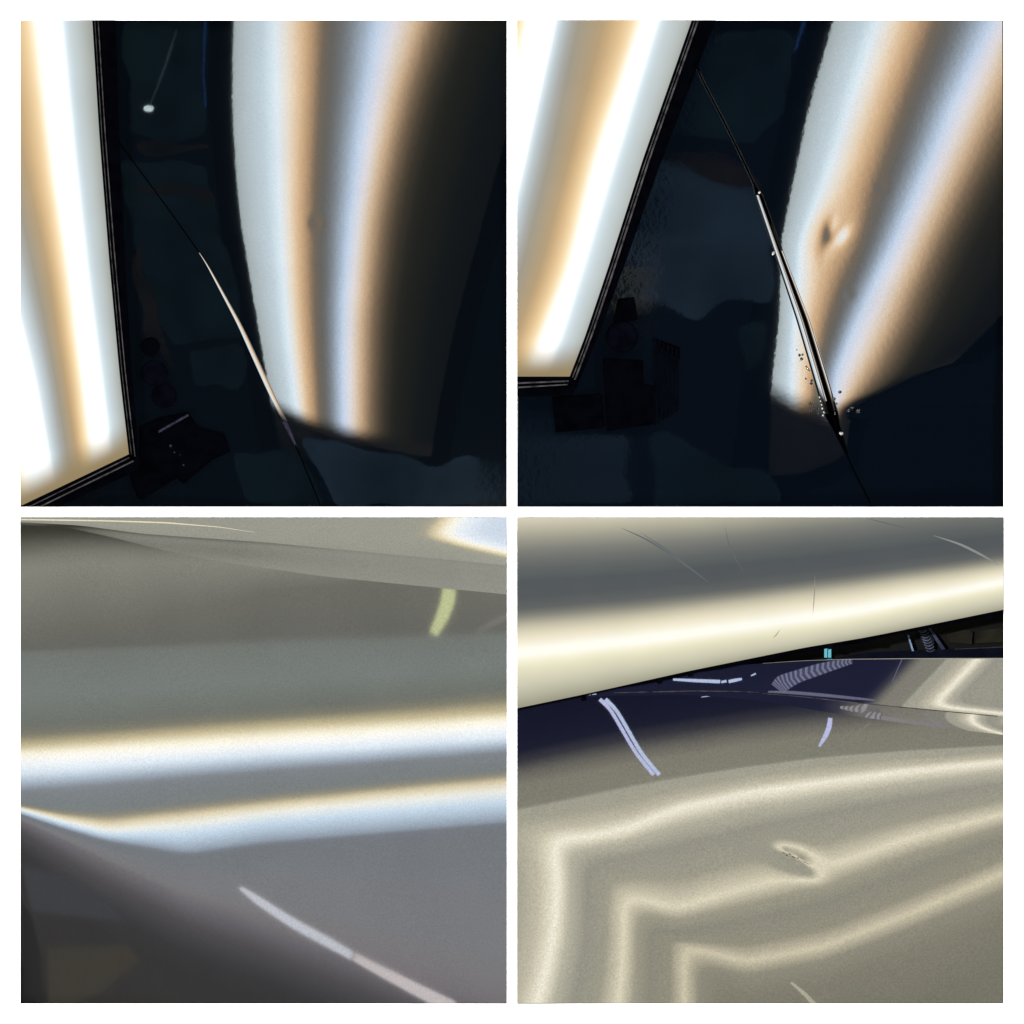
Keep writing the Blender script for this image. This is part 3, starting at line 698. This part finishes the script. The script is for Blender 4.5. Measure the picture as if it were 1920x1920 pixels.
V3 = [1050, 1070, 1150, 1204, 1336, 1362, 1388, 1410, 1440, 1484, 1505, 1518, 1538, 1573, 1578, 1740, 1800, 1850, 1940]
f3 = Field((38, 970, 950, 1882), 1, contour_field(T3, K3, V3, 1, 16), OFF3, ref=1400, z0=-.06, blur=1.6)
q3 = tag(empty('body_panel'), 'glossy grey car body with a long crease and warm and blue bands, lower left', 'car panel')
b3 = cint([(38, 984), (120, 988), (200, 1005), (300, 1030), (400, 1051), (600, 1080), (750, 1095), (950, 1114.5)], 16)
a3 = cint([(38, 979), (150, 985), (270, 1001), (500, 1017), (750, 1041), (950, 1060)], 16)
sheet('panel_skin', f3, M['navy3'], lambda x: b3(x) - 3, 1881, 38 + EPS, 950, 1, 320, 380, q3)
def pf_t1(xs, ys):
    X = xs[None, :]; Y = ys[:, None]; A = a3(xs)[None]; B = b3(xs)[None]
    p = 1029 - 10 * np.clip((X - 450) / 300, 0, 1) + 6 * np.sin((Y - A) / 14.)
    return p + 26 * np.exp(-((X - 38) / 120.) ** 2) + 14 * np.exp(-(np.clip(Y - A, -5, 99) / 4.) ** 2)
f3b = Field((38, 970, 950, 1120), 1, pf_t1, OFF3, ref=1050, z0=-.055)
al_b = align_to(f3b, f3.z, b3)
sheet('upper_band', f3b, M['navy3'], lambda x: a3(x) - 2, lambda x: b3(x), 38 + EPS, 950, 1, 260, 40, q3, thick=.0004, align=al_b)
def pf_t0(xs, ys):
    X = xs[None, :]; Y = ys[:, None]
    base = 985 + 20 * np.clip((Y - (a3(xs)[None] - 22)) / 22., 0, 1.2)
    # wedge: warm line below, blue triangle inside
    d1 = (X - (845 - (Y - 970) * .95)) / 34.          # to the right of the slanted left side
    l2 = 1003 + (X - 790) * .232                         # lower warm line
    d2 = (l2 - Y) / 9.
    d = -np.log(np.exp(-d1 * 1.2) + np.exp(-d2 * 1.2)) / 1.2
    k = 1 / (1 + np.exp(-(d + 2.0) * 1.5))
    return base * (1 - k) + k * np.interp(d, [-3, -1.2, -.4, .3, 1.0, 2.2, 4.5, 7], [966, 948, 931, 916, 902, 890, 884, 880])
f3c = Field((38, 970, 950, 1070), 1, pf_t0, OFF3, ref=1000, z0=-.05, blur=1.5)
al_c = align_to(f3c, lambda a, b: f3b.z(a, b) + al_b(a), a3)
sheet('roof_edge', f3c, M['navy3'], 970 + EPS, lambda x: a3(x), 38 + EPS, 950, 1, 340, 70, q3, thick=.0004, align=al_c)
M['trimline'] = glow('thin_warm_line', (180, 170, 110), 1.0)
tl = cint([(38, 974), (200, 976.5), (310, 980), (410, 988), (470, 997)], 10)
def pf_tl(px, py): return 926 + 0 * px
sheet('trim_highlight', Shifted(f3c, pf_tl, OFF3, 1), M['navy3'], lambda x: tl(x) - .2 - 1.1 * np.clip((480 - x) / 160, 0, 1), lambda x: tl(x) + .2 + 1.1 * np.clip((480 - x) / 160, 0, 1), 38 + EPS, 478, 1, 160, 5, q3, thick=.0006, dz=.0008, align=al_c)
M['tubeY'] = glow('yellow_green_tube', (192, 197, 148), 1 / F0)
M['tubeL'] = glow('lilac_tube', (192, 195, 203), 1 / F0)
M['tubeP'] = glow('pinkish_tube', (194, 186, 186), 1 / F0)
M['tubeD'] = glow('dim_tube', (122, 122, 112), 1 / F0)
overlay_band('tube_light', f3, [(843, 1103), (839, 1130), (829, 1158), (812, 1189)], [25, 26, 24, 17], M['tubeY'], 'short curved yellow green tube light mirrored at the upper right of the grey panel', 'tube light')
overlay_band('tube_light', f3, [(952, 1156), (925, 1168), (894, 1184)], [8, 9, 3], M['tubeD'], 'faint thin tube light mirrored right of the yellow green one', 'tube light')
overlay_band('tube_light', f3, [(450, 1664), (480, 1686), (550, 1732), (610, 1764), (660, 1792)], [6, 15, 18, 18, 16], M['tubeL'], 'upper pale piece of the long tube light mirrored low in the grey panel', 'tube light')
overlay_band('tube_light', f3, [(664, 1794), (720, 1824), (780, 1855), (850, 1890)], [15, 19, 23, 26], M['tubeP'], 'pinkish lower piece of the long tube light mirrored low in the grey panel', 'tube light')
M['dimA'] = glow('dim_glow_grey', (60, 61, 64), 1 / F0); M['dimB'] = glow('dim_glow_dark', (38, 37, 37), 1 / F0); M['dimC'] = glow('dim_glow_warm', (60, 57, 50), 1 / F0)  # dim glowing polygons added so faint shapes show in the reflection
overlay('dim_glow_shape', f3, [(40, 1622), (110, 1640), (190, 1682), (235, 1728), (180, 1722), (60, 1708)], M['dimA'], 'added faint grey shape mirrored in the dark lower left corner', 'glow shape')
overlay('dim_glow_shape', f3, [(90, 1778), (240, 1772), (262, 1800), (190, 1860), (140, 1881), (90, 1881)], M['dimC'], 'added faint warm shape mirrored at the bottom left', 'glow shape')
overlay('dim_glow_shape', f3, [(40, 1690), (60, 1720), (76, 1790), (78, 1881), (40, 1881)], M['dimB'], 'added darker strip mirrored at the left edge of the grey panel', 'glow shape')

# ================================================================ lower right: striped lamp above a dark hood
UN = 118.0; P0 = 1400.0         # px of lamp per stripe
def pp(u): return P0 + UN * u
PROF4 = [(-2.6, (12, 13, 22)), (-2.2, (18, 19, 36)), (-1.6, (20, 21, 38)), (-1.25, (24, 25, 40)), (-.9, (52, 52, 58)), (-.55, (100, 98, 90)), (-.25, (124, 121, 108)), (.27, (128, 126, 112)), (.30, (158, 156, 140)), (.55, (162, 159, 142)), (.8, (190, 184, 163)), (.93, (222, 216, 194)), (1.0, (238, 233, 214)), (1.07, (222, 216, 194)), (1.2, (180, 176, 158)), (1.45, (148, 146, 132)),
         (1.75, (156, 153, 136)), (1.91, (196, 189, 166)), (2.0, (220, 212, 187)), (2.08, (198, 191, 167)), (2.22, (156, 152, 134)), (2.45, (138, 136, 121)), (2.78, (146, 142, 125)), (2.92, (184, 176, 153)), (3.0, (205, 197, 171)), (3.08, (184, 177, 153)), (3.24, (142, 138, 122)), (3.6, (128, 125, 110)), (4.3, (118, 116, 102)), (6.5, (112, 110, 96))]
board('inspection_lamp', [(pp(u), c) for u, c in PROF4], 1, OFF4, (866, 2900), (700, 740, 3000, 3080), 'three strip inspection lamp mirrored in the hood with the dent', frame=.5, grain=.02)
K4 = [970, 1100, 1170, 1270, 1400, 1550, 1700, 1880]
T4 = [[1340, 1320, 1310, 1290, 1270, 1250, 1240, 1230],          # -2.2
      [1405, 1376, 1362, 1346, 1325, 1308, 1298, 1285],          # -1.3
      [1440, 1412, 1400, 1384, 1362, 1345, 1330, 1315],          # -.7
      [1468, 1444, 1430, 1412, 1392, 1375, 1360, 1345],          # -.3
      [1515, 1488, 1473, 1455, 1435, 1416, 1405, 1395],          # .28
      [1570, 1566, 1552, 1512, 1483, 1462, 1442, 1424],          # 1
      [1618, 1620, 1610, 1590, 1558, 1526, 1500, 1470],          # 1.5
      [1655, 1664, 1674, 1699, 1660, 1622, 1568, 1522],          # 2
      [1700, 1716, 1728, 1748, 1728, 1694, 1636, 1572],          # 2.5
      [1730, 1742, 1750, 1764, 1798, 1768, 1710, 1632],          # 3
      [1790, 1800, 1806, 1818, 1850, 1822, 1768, 1700],          # 3.5
      [1900, 1905, 1910, 1920, 1950, 1930, 1880, 1810]]          # 4.3
V4 = [-2.2, -1.3, -.7, -.3, .28, 1, 1.5, 2, 2.5, 3, 3.5, 4.3]
cfa = contour_field(T4, K4, V4, 1, 13)
KL = [1500, 1560, 1650, 1750, 1830, 1882]
TL = [[930, 935, 950, 945, 930, 915], [1022, 1030, 1046, 1039, 1022, 1008], [1148, 1152, 1163, 1169, 1165, 1158], [1262, 1268, 1272, 1275, 1280, 1282], [1400, 1410, 1420, 1420, 1420, 1420]]
cfl = contour_field(TL, KL, [.45, 1, 2, 3, 4.3], 0, 20)
def pf4(xs, ys):
    a = cfa(xs, ys); b = cfl(xs, ys)
    k = 7.0
    m = -np.log(np.exp(-k * np.clip(a, -6, 9)) + np.exp(-k * np.clip(b, -6, 9))) / k
    w = np.clip((ys[:, None] - 1500) / 50., 0, 1); w = w * w * (3 - 2 * w)
    return pp(a * (1 - w) + m * w)
f4 = Field((970, 1290, 1882, 1882), 1, pf4, OFF4, ref=1500, z0=-.06, blur=2.0,
           dents=[(1488, 1610, 34, 15, .42, .00013), (1470, 1597, 12, 6, .3, .00003), (1510, 1622, 15, 7, .8, .00004), (1476, 1600, 6, 3, .5, .00001), (1488, 1604, 4, 3, .2, .00001), (1500, 1611, 6, 2.6, .6, .000012)])
q4 = tag(empty('hood_panel'), 'midnight blue car hood with a sharp dent and three zigzag pale stripes, lower right picture', 'car panel')
top4 = cint([(970, 1322), (1090, 1308), (1160, 1304), (1300, 1303), (1420, 1313), (1550, 1335), (1700, 1357), (1882, 1378)], 14)
sheet('panel_skin', f4, M['navy4'], lambda x: top4(x) - 3, 1881, 970, 1881.4, 1, 340, 340, q4)
for i, (x, y, a, b) in enumerate([(1469, 1599, 3, 1.0), (1475, 1604, 2.2, 1.6), (1481, 1601, 3.4, 1.1), (1488, 1607, 4, .9), (1496, 1609, 2, 1.2), (1512, 1618, 9, .6)]):
    P = []
    for k in range(9):
        t = 2 * math.pi * k / 9; r = random.uniform(.7, 1.2); u = a * r * math.cos(t); v = b * r * math.sin(t); c, q = math.cos(.45), math.sin(.45)
        P.append((x + u * c - v * q, y + u * q + v * c))
    zz = float(f4.z(x, y)); prism('paint_crack', P, zz - .002, zz + .0004, M['crackd'], q4)
# far fender with its own < shaped stripe
cr = cint([(1080, 1306), (1150, 1299), (1300, 1295.5), (1400, 1297), (1500, 1305), (1590, 1315), (1700, 1326), (1882, 1343)], 14)
ft = cint([(970, 1262), (1200, 1258), (1300, 1251), (1400, 1246), (1500, 1239), (1590, 1236), (1700, 1235), (1882, 1234.5)], 20)
def pff(xs, ys):
    X = xs[None, :]; Y = ys[:, None]
    s1 = 1 + (X - (1832 - (Y - 1236) * .95)) / 82.
    s1 = np.where(s1 < -.2, -.2 + (s1 + .2) * 2.0, s1)
    s2 = 1 + ((cr(xs)[None] - 4 - 2.0 * np.clip((1882 - X) / 100., 0, 2)) - Y) / 26.
    k = 5.; m = -np.log(np.exp(-k * np.clip(s1, -7, 7)) + np.exp(-k * np.clip(s2, -4, 7))) / k
    return pp(np.clip(np.maximum(m, -1.8 + .55 * (Y - 1275) / 118. + 0 * X), -3, 1.6))
f4f = Field((1060, 1225, 1882, 1350), 1, pff, OFF4, ref=1240, z0=-.075, blur=2.5)
q4f = tag(empty('fender_panel'), 'dark fender beyond the hood, a bent pale stripe at its right end', 'car panel')
LIP = ('panel_skin', f4f, M['navy5'], lambda x: ft(x), lambda x: np.maximum(cr(x), ft(x) + 1), 1085, 1881.4, 1, 320, 60, q4f)
def pfl(xs, ys):
    X = xs[None, :]; Y = ys[:, None]; c = cr(xs)[None]; t = (Y - c) / np.maximum(top4(xs)[None] - c, 1)
    s2 = 1.0 + (t - .86 + 0 * X) * -2.2 + (X - 1850) / 120.
    s1 = 1 + (X - 1822 - 60 * (t - .3) ** 2) / 70.
    k = 5.; m = -np.log(np.exp(-k * np.clip(s1, -7, 7)) + np.exp(-k * np.clip(s2, -4, 7))) / k
    lo = -1.7 + 1.4 / (1 + np.exp(-(X - 1560) / 34.)) + .5 * (Y - 1335) / 118.
    return pp(np.clip(np.maximum(m, lo), -3, 2))
f4l = Field((1060, 1290, 1882, 1385), 1, pfl, (.72, -.10), ref=1302, z0=-.068, blur=2.0)
al_l = align_to(f4l, f4.z, top4)
sheet('lower_lip', f4l, M['navy5'], lambda x: cr(x) - 2, lambda x: np.maximum(top4(x), cr(x) + 1), 1092, 1881.4, 1, 280, 30, q4f, thick=.0004, align=al_l)
al_f = align_to(f4f, lambda a, b: f4l.z(a, b) + al_l(a), cr)
sheet(*LIP, thick=.0004, align=al_f)
# bright hem lines
def hem(name, c, x0, x1, w, p, parent, fld, dz=.002):
    sheet(name, Shifted(fld, lambda px, py: p + 0 * px, OFF4, 1), M['navy4'], lambda x: c(x) - w(x), lambda x: c(x) + w(x), x0, x1, 1, 160, 4, parent, thick=.0005, dz=dz, align=al_f)
hem('hem', lambda x: ft(x), 1430, 1881.4, lambda x: .2 + .6 * np.clip((x - 1430) / 350, 0, 1), pp(.45), q4f, f4f, .0008)
M['hemlilac'] = paint('hem_paint', (.02, .02, .035), .25, .1, 300)
tube('hem', [(wx(x), wy(float(cr(x)) - .2), float(f4f.z(x, float(cr(x))) + al_f(float(x)))) for x in range(1150, 1424, 8)], [.0006 + .0009 * math.sin(math.pi * i / 34) for i in range(35)], M['groove'], q4f, 6)
tube('hem', [(wx(x), wy(float(cr(x)) + 1.0), float(f4f.z(x, float(cr(x))) + al_f(float(x)))) for x in range(1430, 1880, 10)], .0008, M['groove'], q4f, 6)

# far dark car parts and workshop behind, seen between lamp and fender
tag(prism('background', [(970, 1100), (1882, 1100), (1882, 1300), (970, 1345)], -.15, -.135, M['dark']), kind='structure')
sc = tag(empty('windscreen_frame'), 'dark windscreen base strip above the fender edge, lower right picture', 'car part')
M['scuttle'] = plain('scuttle_plastic', (.0022, .0028, .0062), .35, noise=.3, spec=0.0)
prism('cowl', [(1370, 1240), (1560, 1236), (1620, 1224), (1720, 1219), (1800, 1216), (1881.4, 1212), (1881.4, 1240), (1370, 1256)], -.13, -.100, M['scuttle'], sc, .001)
prism('cowl_lip', [(1790, 1216.5), (1881.4, 1212), (1881.4, 1214), (1790, 1218)], -.105, -.0985, M['groove'], sc)
M['cyan'] = glow('cyan_tube', (108, 190, 205), 1.0); M['cyan2'] = glow('cyan_tube_reflection', (50, 115, 130), 1.0)
tbl = tag(empty('tube_lamp'), 'short upright turquoise double tube light behind the fender', 'tube light')
prism('tube', [(1545.5, 1215), (1551, 1213.5), (1551, 1233), (1545.5, 1233)], -.12, -.096, M['cyan'], tbl)
prism('tube', [(1552.5, 1213.5), (1558.5, 1212), (1558.5, 1233), (1552.5, 1233)], -.12, -.096, M['cyan'], tbl)
prism('tube_reflection', [(1550, 1235), (1560, 1235), (1564, 1239), (1553, 1239)], -.12, -.074, M['cyan2'], tbl)  # reflection of the tubes on the cowl, put in as a glowing sliver
M['pil'] = plain('pale_blue_rail', (.10, .15, .22), .6, noise=.4, scale=60, spec=0.0)
M['pil2'] = plain('dim_blue_rail', (.016, .02, .036), .6, noise=.4, scale=60, spec=0.0)
pl = tag(empty('window_pillar'), 'thin pale blue slanted rail behind the fender, left of the ribbed hose', 'rail')
prism('rail', [(1701, 1191), (1704, 1190), (1714, 1221), (1710, 1221)], -.12, -.095, M['pil'], pl, .0004)
pl = tag(empty('window_pillar'), 'thin dim slanted rail behind the fender, right of the ribbed hose', 'rail')
prism('rail', [(1739, 1177), (1744, 1176), (1773, 1217), (1766, 1219)], -.12, -.095, M['pil2'], pl, .0004)
M['rib'] = plain('ribbed_hose_grey', (.036, .042, .062), .6, noise=.6, scale=90, spec=0.0); M['ribd'] = plain('ribbed_hose_dark', (.006, .007, .011), .6, noise=.4, scale=40, spec=0.0)
hs = tag(empty('ribbed_hose'), 'grey ribbed air hose hanging between two thin rails behind the fender', 'hose')
prism('hose_core', [(1722, 1181), (1738, 1178), (1752, 1200), (1750, 1221), (1736, 1221), (1726, 1200)], -.13, -.104, M['ribd'], hs)
for i in range(8):
    t = i / 7; y = 1182 + 36 * t; x = 1722 + 14 * t ** .8; w = 16 + 1 * t
    prism('rib', [(x, y), (x + w * .35, y + 2.6), (x + w * .7, y + 2.2), (x + w, y - 1.6), (x + w, y + .4), (x + w * .7, y + 4.4), (x + w * .35, y + 4.8), (x, y + 2.4)], -.106, -.098, M['rib'], hs)
M['olive'] = plain('dim_yellow_box', (.0045, .0042, .0018), .8, noise=.8, scale=30, spec=.1)
bx = tag(empty('cardboard_boxes'), 'barely lit brown boxes in the dark at the right above the fender', 'box')
prism('box', [(1775, 1190), (1812, 1180), (1824, 1184), (1822, 1208), (1780, 1204)], -.134, -.12, M['olive'], bx)
prism('box', [(1830, 1182), (1881, 1178), (1881, 1204), (1830, 1206)], -.134, -.12, M['olive'], bx)

# reflections of tube lights and a ribbed hose in hood and fender
M['lil'] = glow('lilac_tube_light', (182, 186, 222), 1 / F0); M['lil2'] = glow('pale_blue_tube_light', (178, 192, 220), 1 / F0); M['lild'] = glow('tube_gap', (92, 104, 130), 1 / F0)
for (off, w, mt, lb) in ((-5.4, 6.4, 'lil', 'left'), (5.2, 6.8, 'lil2', 'right')):
    c = [(1130, 1311), (1150, 1330), (1172, 1368), (1197, 1412), (1231, 1453)]
    overlay_band('tube_light', f4, [(x + off, y) for x, y in c], [w * 1.1, w, w, w, w * 1.05], M[mt], lb + ' tube of the long slanted double light mirrored in the hood', 'tube light', dz=.06)
overlay_band('tube_light', f4, [(1557, 1346), (1555, 1362), (1549, 1378), (1536, 1400)], [8, 9.5, 9, 4], M['lil'], 'short curved lilac tube light mirrored in the middle of the hood', 'tube light')
overlay_band('tube_light', f4, [(1632, 1356), (1590, 1384), (1545, 1408), (1505, 1421)], [3, 3, 3, 2], M['tubeD'], 'hair thin faint light line mirrored right of the short lilac tube', 'tube light', dz=.07)
overlay_band('tube_light', f4, [(1483, 1842), (1505, 1860), (1532, 1888)], [4, 7, 8], glow('pale_tube', (172, 168, 148), 1 / F0) and M.setdefault('tubeC', glow('cream_tube', (172, 168, 148), 1 / F0)), 'faint slanted tube light mirrored at the bottom edge of the hood', 'tube light')
overlay_band('tube_light', f4f, [(1262, 1274), (1300, 1276), (1350, 1278)], [4, 6, 6.5], M['lil2'], 'nearly level tube light mirrored at the left end of the fender', 'tube light')
overlay_band('tube_light', f4f, [(1352, 1279), (1362, 1277)], [4, 5], M['lil2'], 'tiny bright piece right of the level tube light in the fender', 'tube light', n=6)
overlay_band('tube_light', f4f, [(1366, 1278), (1380, 1275), (1391, 1273)], [6, 6, 4], M['lil2'], 'short bright piece further right of the level tube light in the fender', 'tube light', n=10)
overlay_band('tube_light', f4f, [(1408, 1267), (1417, 1263)], [2, 3], M['lil2'], 'smallest bright dash near the ribbed hose mirrored in the fender', 'tube light', n=6)
M['ribE'] = glow('glowing_duct_rib', (112, 114, 136), 1 / F0); M['ribF'] = glow('glowing_duct_groove', (66, 67, 90), 1 / F0)  # ribs and grooves glow, their lit tones put into emission colour
def duct(fld, c, w, n, label, lean):
    """ribbed duct: centre line c, half widths, n ribs"""
    k = np.arange(len(c)); t = np.linspace(0, len(c) - 1, 60)
    cx = smooth1(np.interp(t, k, [p[0] for p in c]), 3); cy = smooth1(np.interp(t, k, [p[1] for p in c]), 3); ww = np.interp(t, k, w)
    tx = np.gradient(cx); ty = np.gradient(cy); L = np.hypot(tx, ty); nx, ny = -ty / L, tx / L
    root = tag(empty('ribbed_duct'), label, 'duct')
    def put(name, P, mat, Z):
        X, Y = fld.lamp([p[0] for p in P], [p[1] for p in P], Z); return prism(name, list(zip(X.tolist(), Y.tolist())), Z, Z + .003, mat, root, world=True)
    o1 = list(zip(cx + nx * ww, cy + ny * ww)) + list(zip(cx - nx * ww, cy - ny * ww))[::-1]
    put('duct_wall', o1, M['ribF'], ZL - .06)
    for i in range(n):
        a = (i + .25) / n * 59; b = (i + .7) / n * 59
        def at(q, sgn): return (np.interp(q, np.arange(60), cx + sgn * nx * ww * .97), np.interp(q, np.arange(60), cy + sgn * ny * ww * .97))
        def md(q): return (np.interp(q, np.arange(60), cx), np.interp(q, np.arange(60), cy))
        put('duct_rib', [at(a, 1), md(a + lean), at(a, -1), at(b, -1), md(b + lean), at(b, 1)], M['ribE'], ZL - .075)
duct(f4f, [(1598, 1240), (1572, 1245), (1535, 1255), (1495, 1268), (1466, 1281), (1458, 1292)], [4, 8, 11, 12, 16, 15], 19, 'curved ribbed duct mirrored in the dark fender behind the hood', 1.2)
M['duct_arm'] = glow('glowing_duct_arm', (98, 98, 118), 1 / F0)  # lower arm glows too, its lit tone set as emission
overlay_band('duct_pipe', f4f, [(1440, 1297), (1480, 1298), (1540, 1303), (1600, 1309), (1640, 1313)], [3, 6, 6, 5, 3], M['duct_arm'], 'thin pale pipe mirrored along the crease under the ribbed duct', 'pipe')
M['ribE'] = glow('glowing_pipe_rib', (142, 140, 142), 1 / F0); M['ribF'] = glow('glowing_pipe_groove', (104, 102, 98), 1 / F0)  # small duct: lit tones again put in as glow
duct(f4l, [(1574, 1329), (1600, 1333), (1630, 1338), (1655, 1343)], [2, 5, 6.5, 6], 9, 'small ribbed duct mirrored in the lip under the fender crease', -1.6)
overlay_band('duct_pipe', f4l, [(1655, 1346), (1710, 1354), (1780, 1364)], [8, 6, 2.5], glow('glowing_grey_pipe', (126, 124, 122), 1 / F0), 'thin grey pipe mirrored along the lower edge of the lip', 'pipe')  # pipe glows, its lit grey put into the emission

# the lamp above
UK = [970, 1200, 1400, 1600, 1882]
UT = [[940, 930, 915, 890, 860], [965, 952, 935, 905, 880], [1012, 1000, 985, 962, 935], [1090, 1075, 1055, 1035, 1003], [1135, 1115, 1095, 1070, 1034], [1168, 1147, 1122, 1096, 1056], [1196, 1172, 1147, 1120, 1072], [1222, 1197, 1171, 1143, 1088],
      [1250, 1221, 1194, 1163, 1104], [1285, 1248, 1216, 1181, 1121], [1328, 1281, 1238, 1201, 1144]]
UV_ = [0, 30, 70, 130, 170, 205, 232, 260, 290, 325, 370]
PROFU = [(0, (226, 216, 188)), (30, (222, 214, 190)), (55, (182, 178, 158)), (85, (126, 127, 120)), (110, (98, 102, 101)), (130, (84, 89, 91)), (155, (86, 90, 92)), (175, (98, 101, 100)), (192, (140, 138, 126)), (210, (196, 190, 168)), (225, (228, 220, 194)), (240, (246, 240, 218)), (252, (255, 254, 240)), (262, (258, 256, 246)),
         (272, (250, 246, 224)), (290, (230, 226, 196)), (312, (212, 208, 184)), (335, (190, 187, 165)), (355, (165, 162, 142)), (370, (146, 142, 122))]
MU = stripe_mat('lit_diffuser_cream', PROFU, 0, 1.0, grain=.03, uv=True)
cfu = contour_field(UT, UK, UV_, 1, 30)
lampU = tag(empty('striped_lamp'), 'large cream striped inspection lamp with scratches above the dark hood, lower right picture', 'inspection lamp')
eu = cint([(970, 1328), (1090, 1303), (1290, 1258.5), (1510, 1214), (1620, 1196), (1760, 1168), (1882, 1143)], 14)
ZU = f4.top + .012
sheet('diffuser', None, MU, 970 + EPS, lambda x: eu(x), 970, 1881.4, 1, 200, 60, lampU,
      uvfun=uv_from(cfu, (970, 970, 1882, 1335), lambda px, py: px * 0 + 100), zfun=lambda a, b: ZU - .00002 * (b - 970), thick=.006)
fr = [(x, float(eu(x))) for x in range(970, 1882, 38)] + [(1881.4, float(eu(1881.4)))]
ofs = []
for i, (x, y) in enumerate(fr):
    o = 3.5 + 2.6 * (x > 1160) + (1.5 if 1200 < x < 1300 else 0) + (2.5 if 1330 < x < 1620 else 0)
    ofs.append((x, y + o))
prism('frame', fr + ofs[::-1], -.005, ZU + .004, M['black'], lampU, .0004)
for x in (1090, 1232, 1290, 1552, 1624, 1850):
    y = float(eu(x)); prism('clip', [(x, y + 2), (x + 9, y), (x + 10, y + 9), (x + 1, y + 11)], -.004, ZU + .006, M['blackgloss'], lampU, .0004)
M['scr'] = glow('scratched_diffuser', (100, 105, 107)); M['scr2'] = glow('scratched_diffuser_pale', (140, 142, 140)); M['crack'] = plain('dark_scratch', (.05, .045, .035), .8)
def scratch(pts, w, mat):
    t = np.linspace(0, len(pts) - 1, 30); k = np.arange(len(pts)); x = smooth1(np.interp(t, k, [p[0] for p in pts]), 2); y = smooth1(np.interp(t, k, [p[1] for p in pts]), 2)
    tx = np.gradient(x); ty = np.gradient(y); L = np.hypot(tx, ty); ww = w * np.sin(np.linspace(.12, math.pi - .12, 30)) / 2
    P = list(zip(x - ty / L * ww, y + tx / L * ww)) + list(zip(x + ty / L * ww, y - tx / L * ww))[::-1]
    prism('scratch', P, ZU - .006, lambda a, b: ZU - .00002 * (b - 970) + .0002, mat, lampU)
scratch([(1165, 990), (1215, 1012), (1270, 1048), (1300, 1070), (1330, 1093)], 4, M['scr'])
scratch([(1200, 998), (1250, 1030), (1290, 1058)], 2, M['scr'])
scratch([(1359, 985), (1366, 1020), (1380, 1050), (1396, 1076)], 1.6, M['scr'])
scratch([(1622, 971), (1670, 983), (1724, 997)], 2.2, M['scr'])
scratch([(1750, 1004), (1800, 1020), (1840, 1040), (1874, 1060)], 4.5, M['scr2'])
scratch([(1528, 1081), (1527, 1115), (1524, 1152)], 1.8, M['crack'])
scratch([(1463, 1180), (1456, 1190), (1449, 1197)], 1.6, M['crack'])
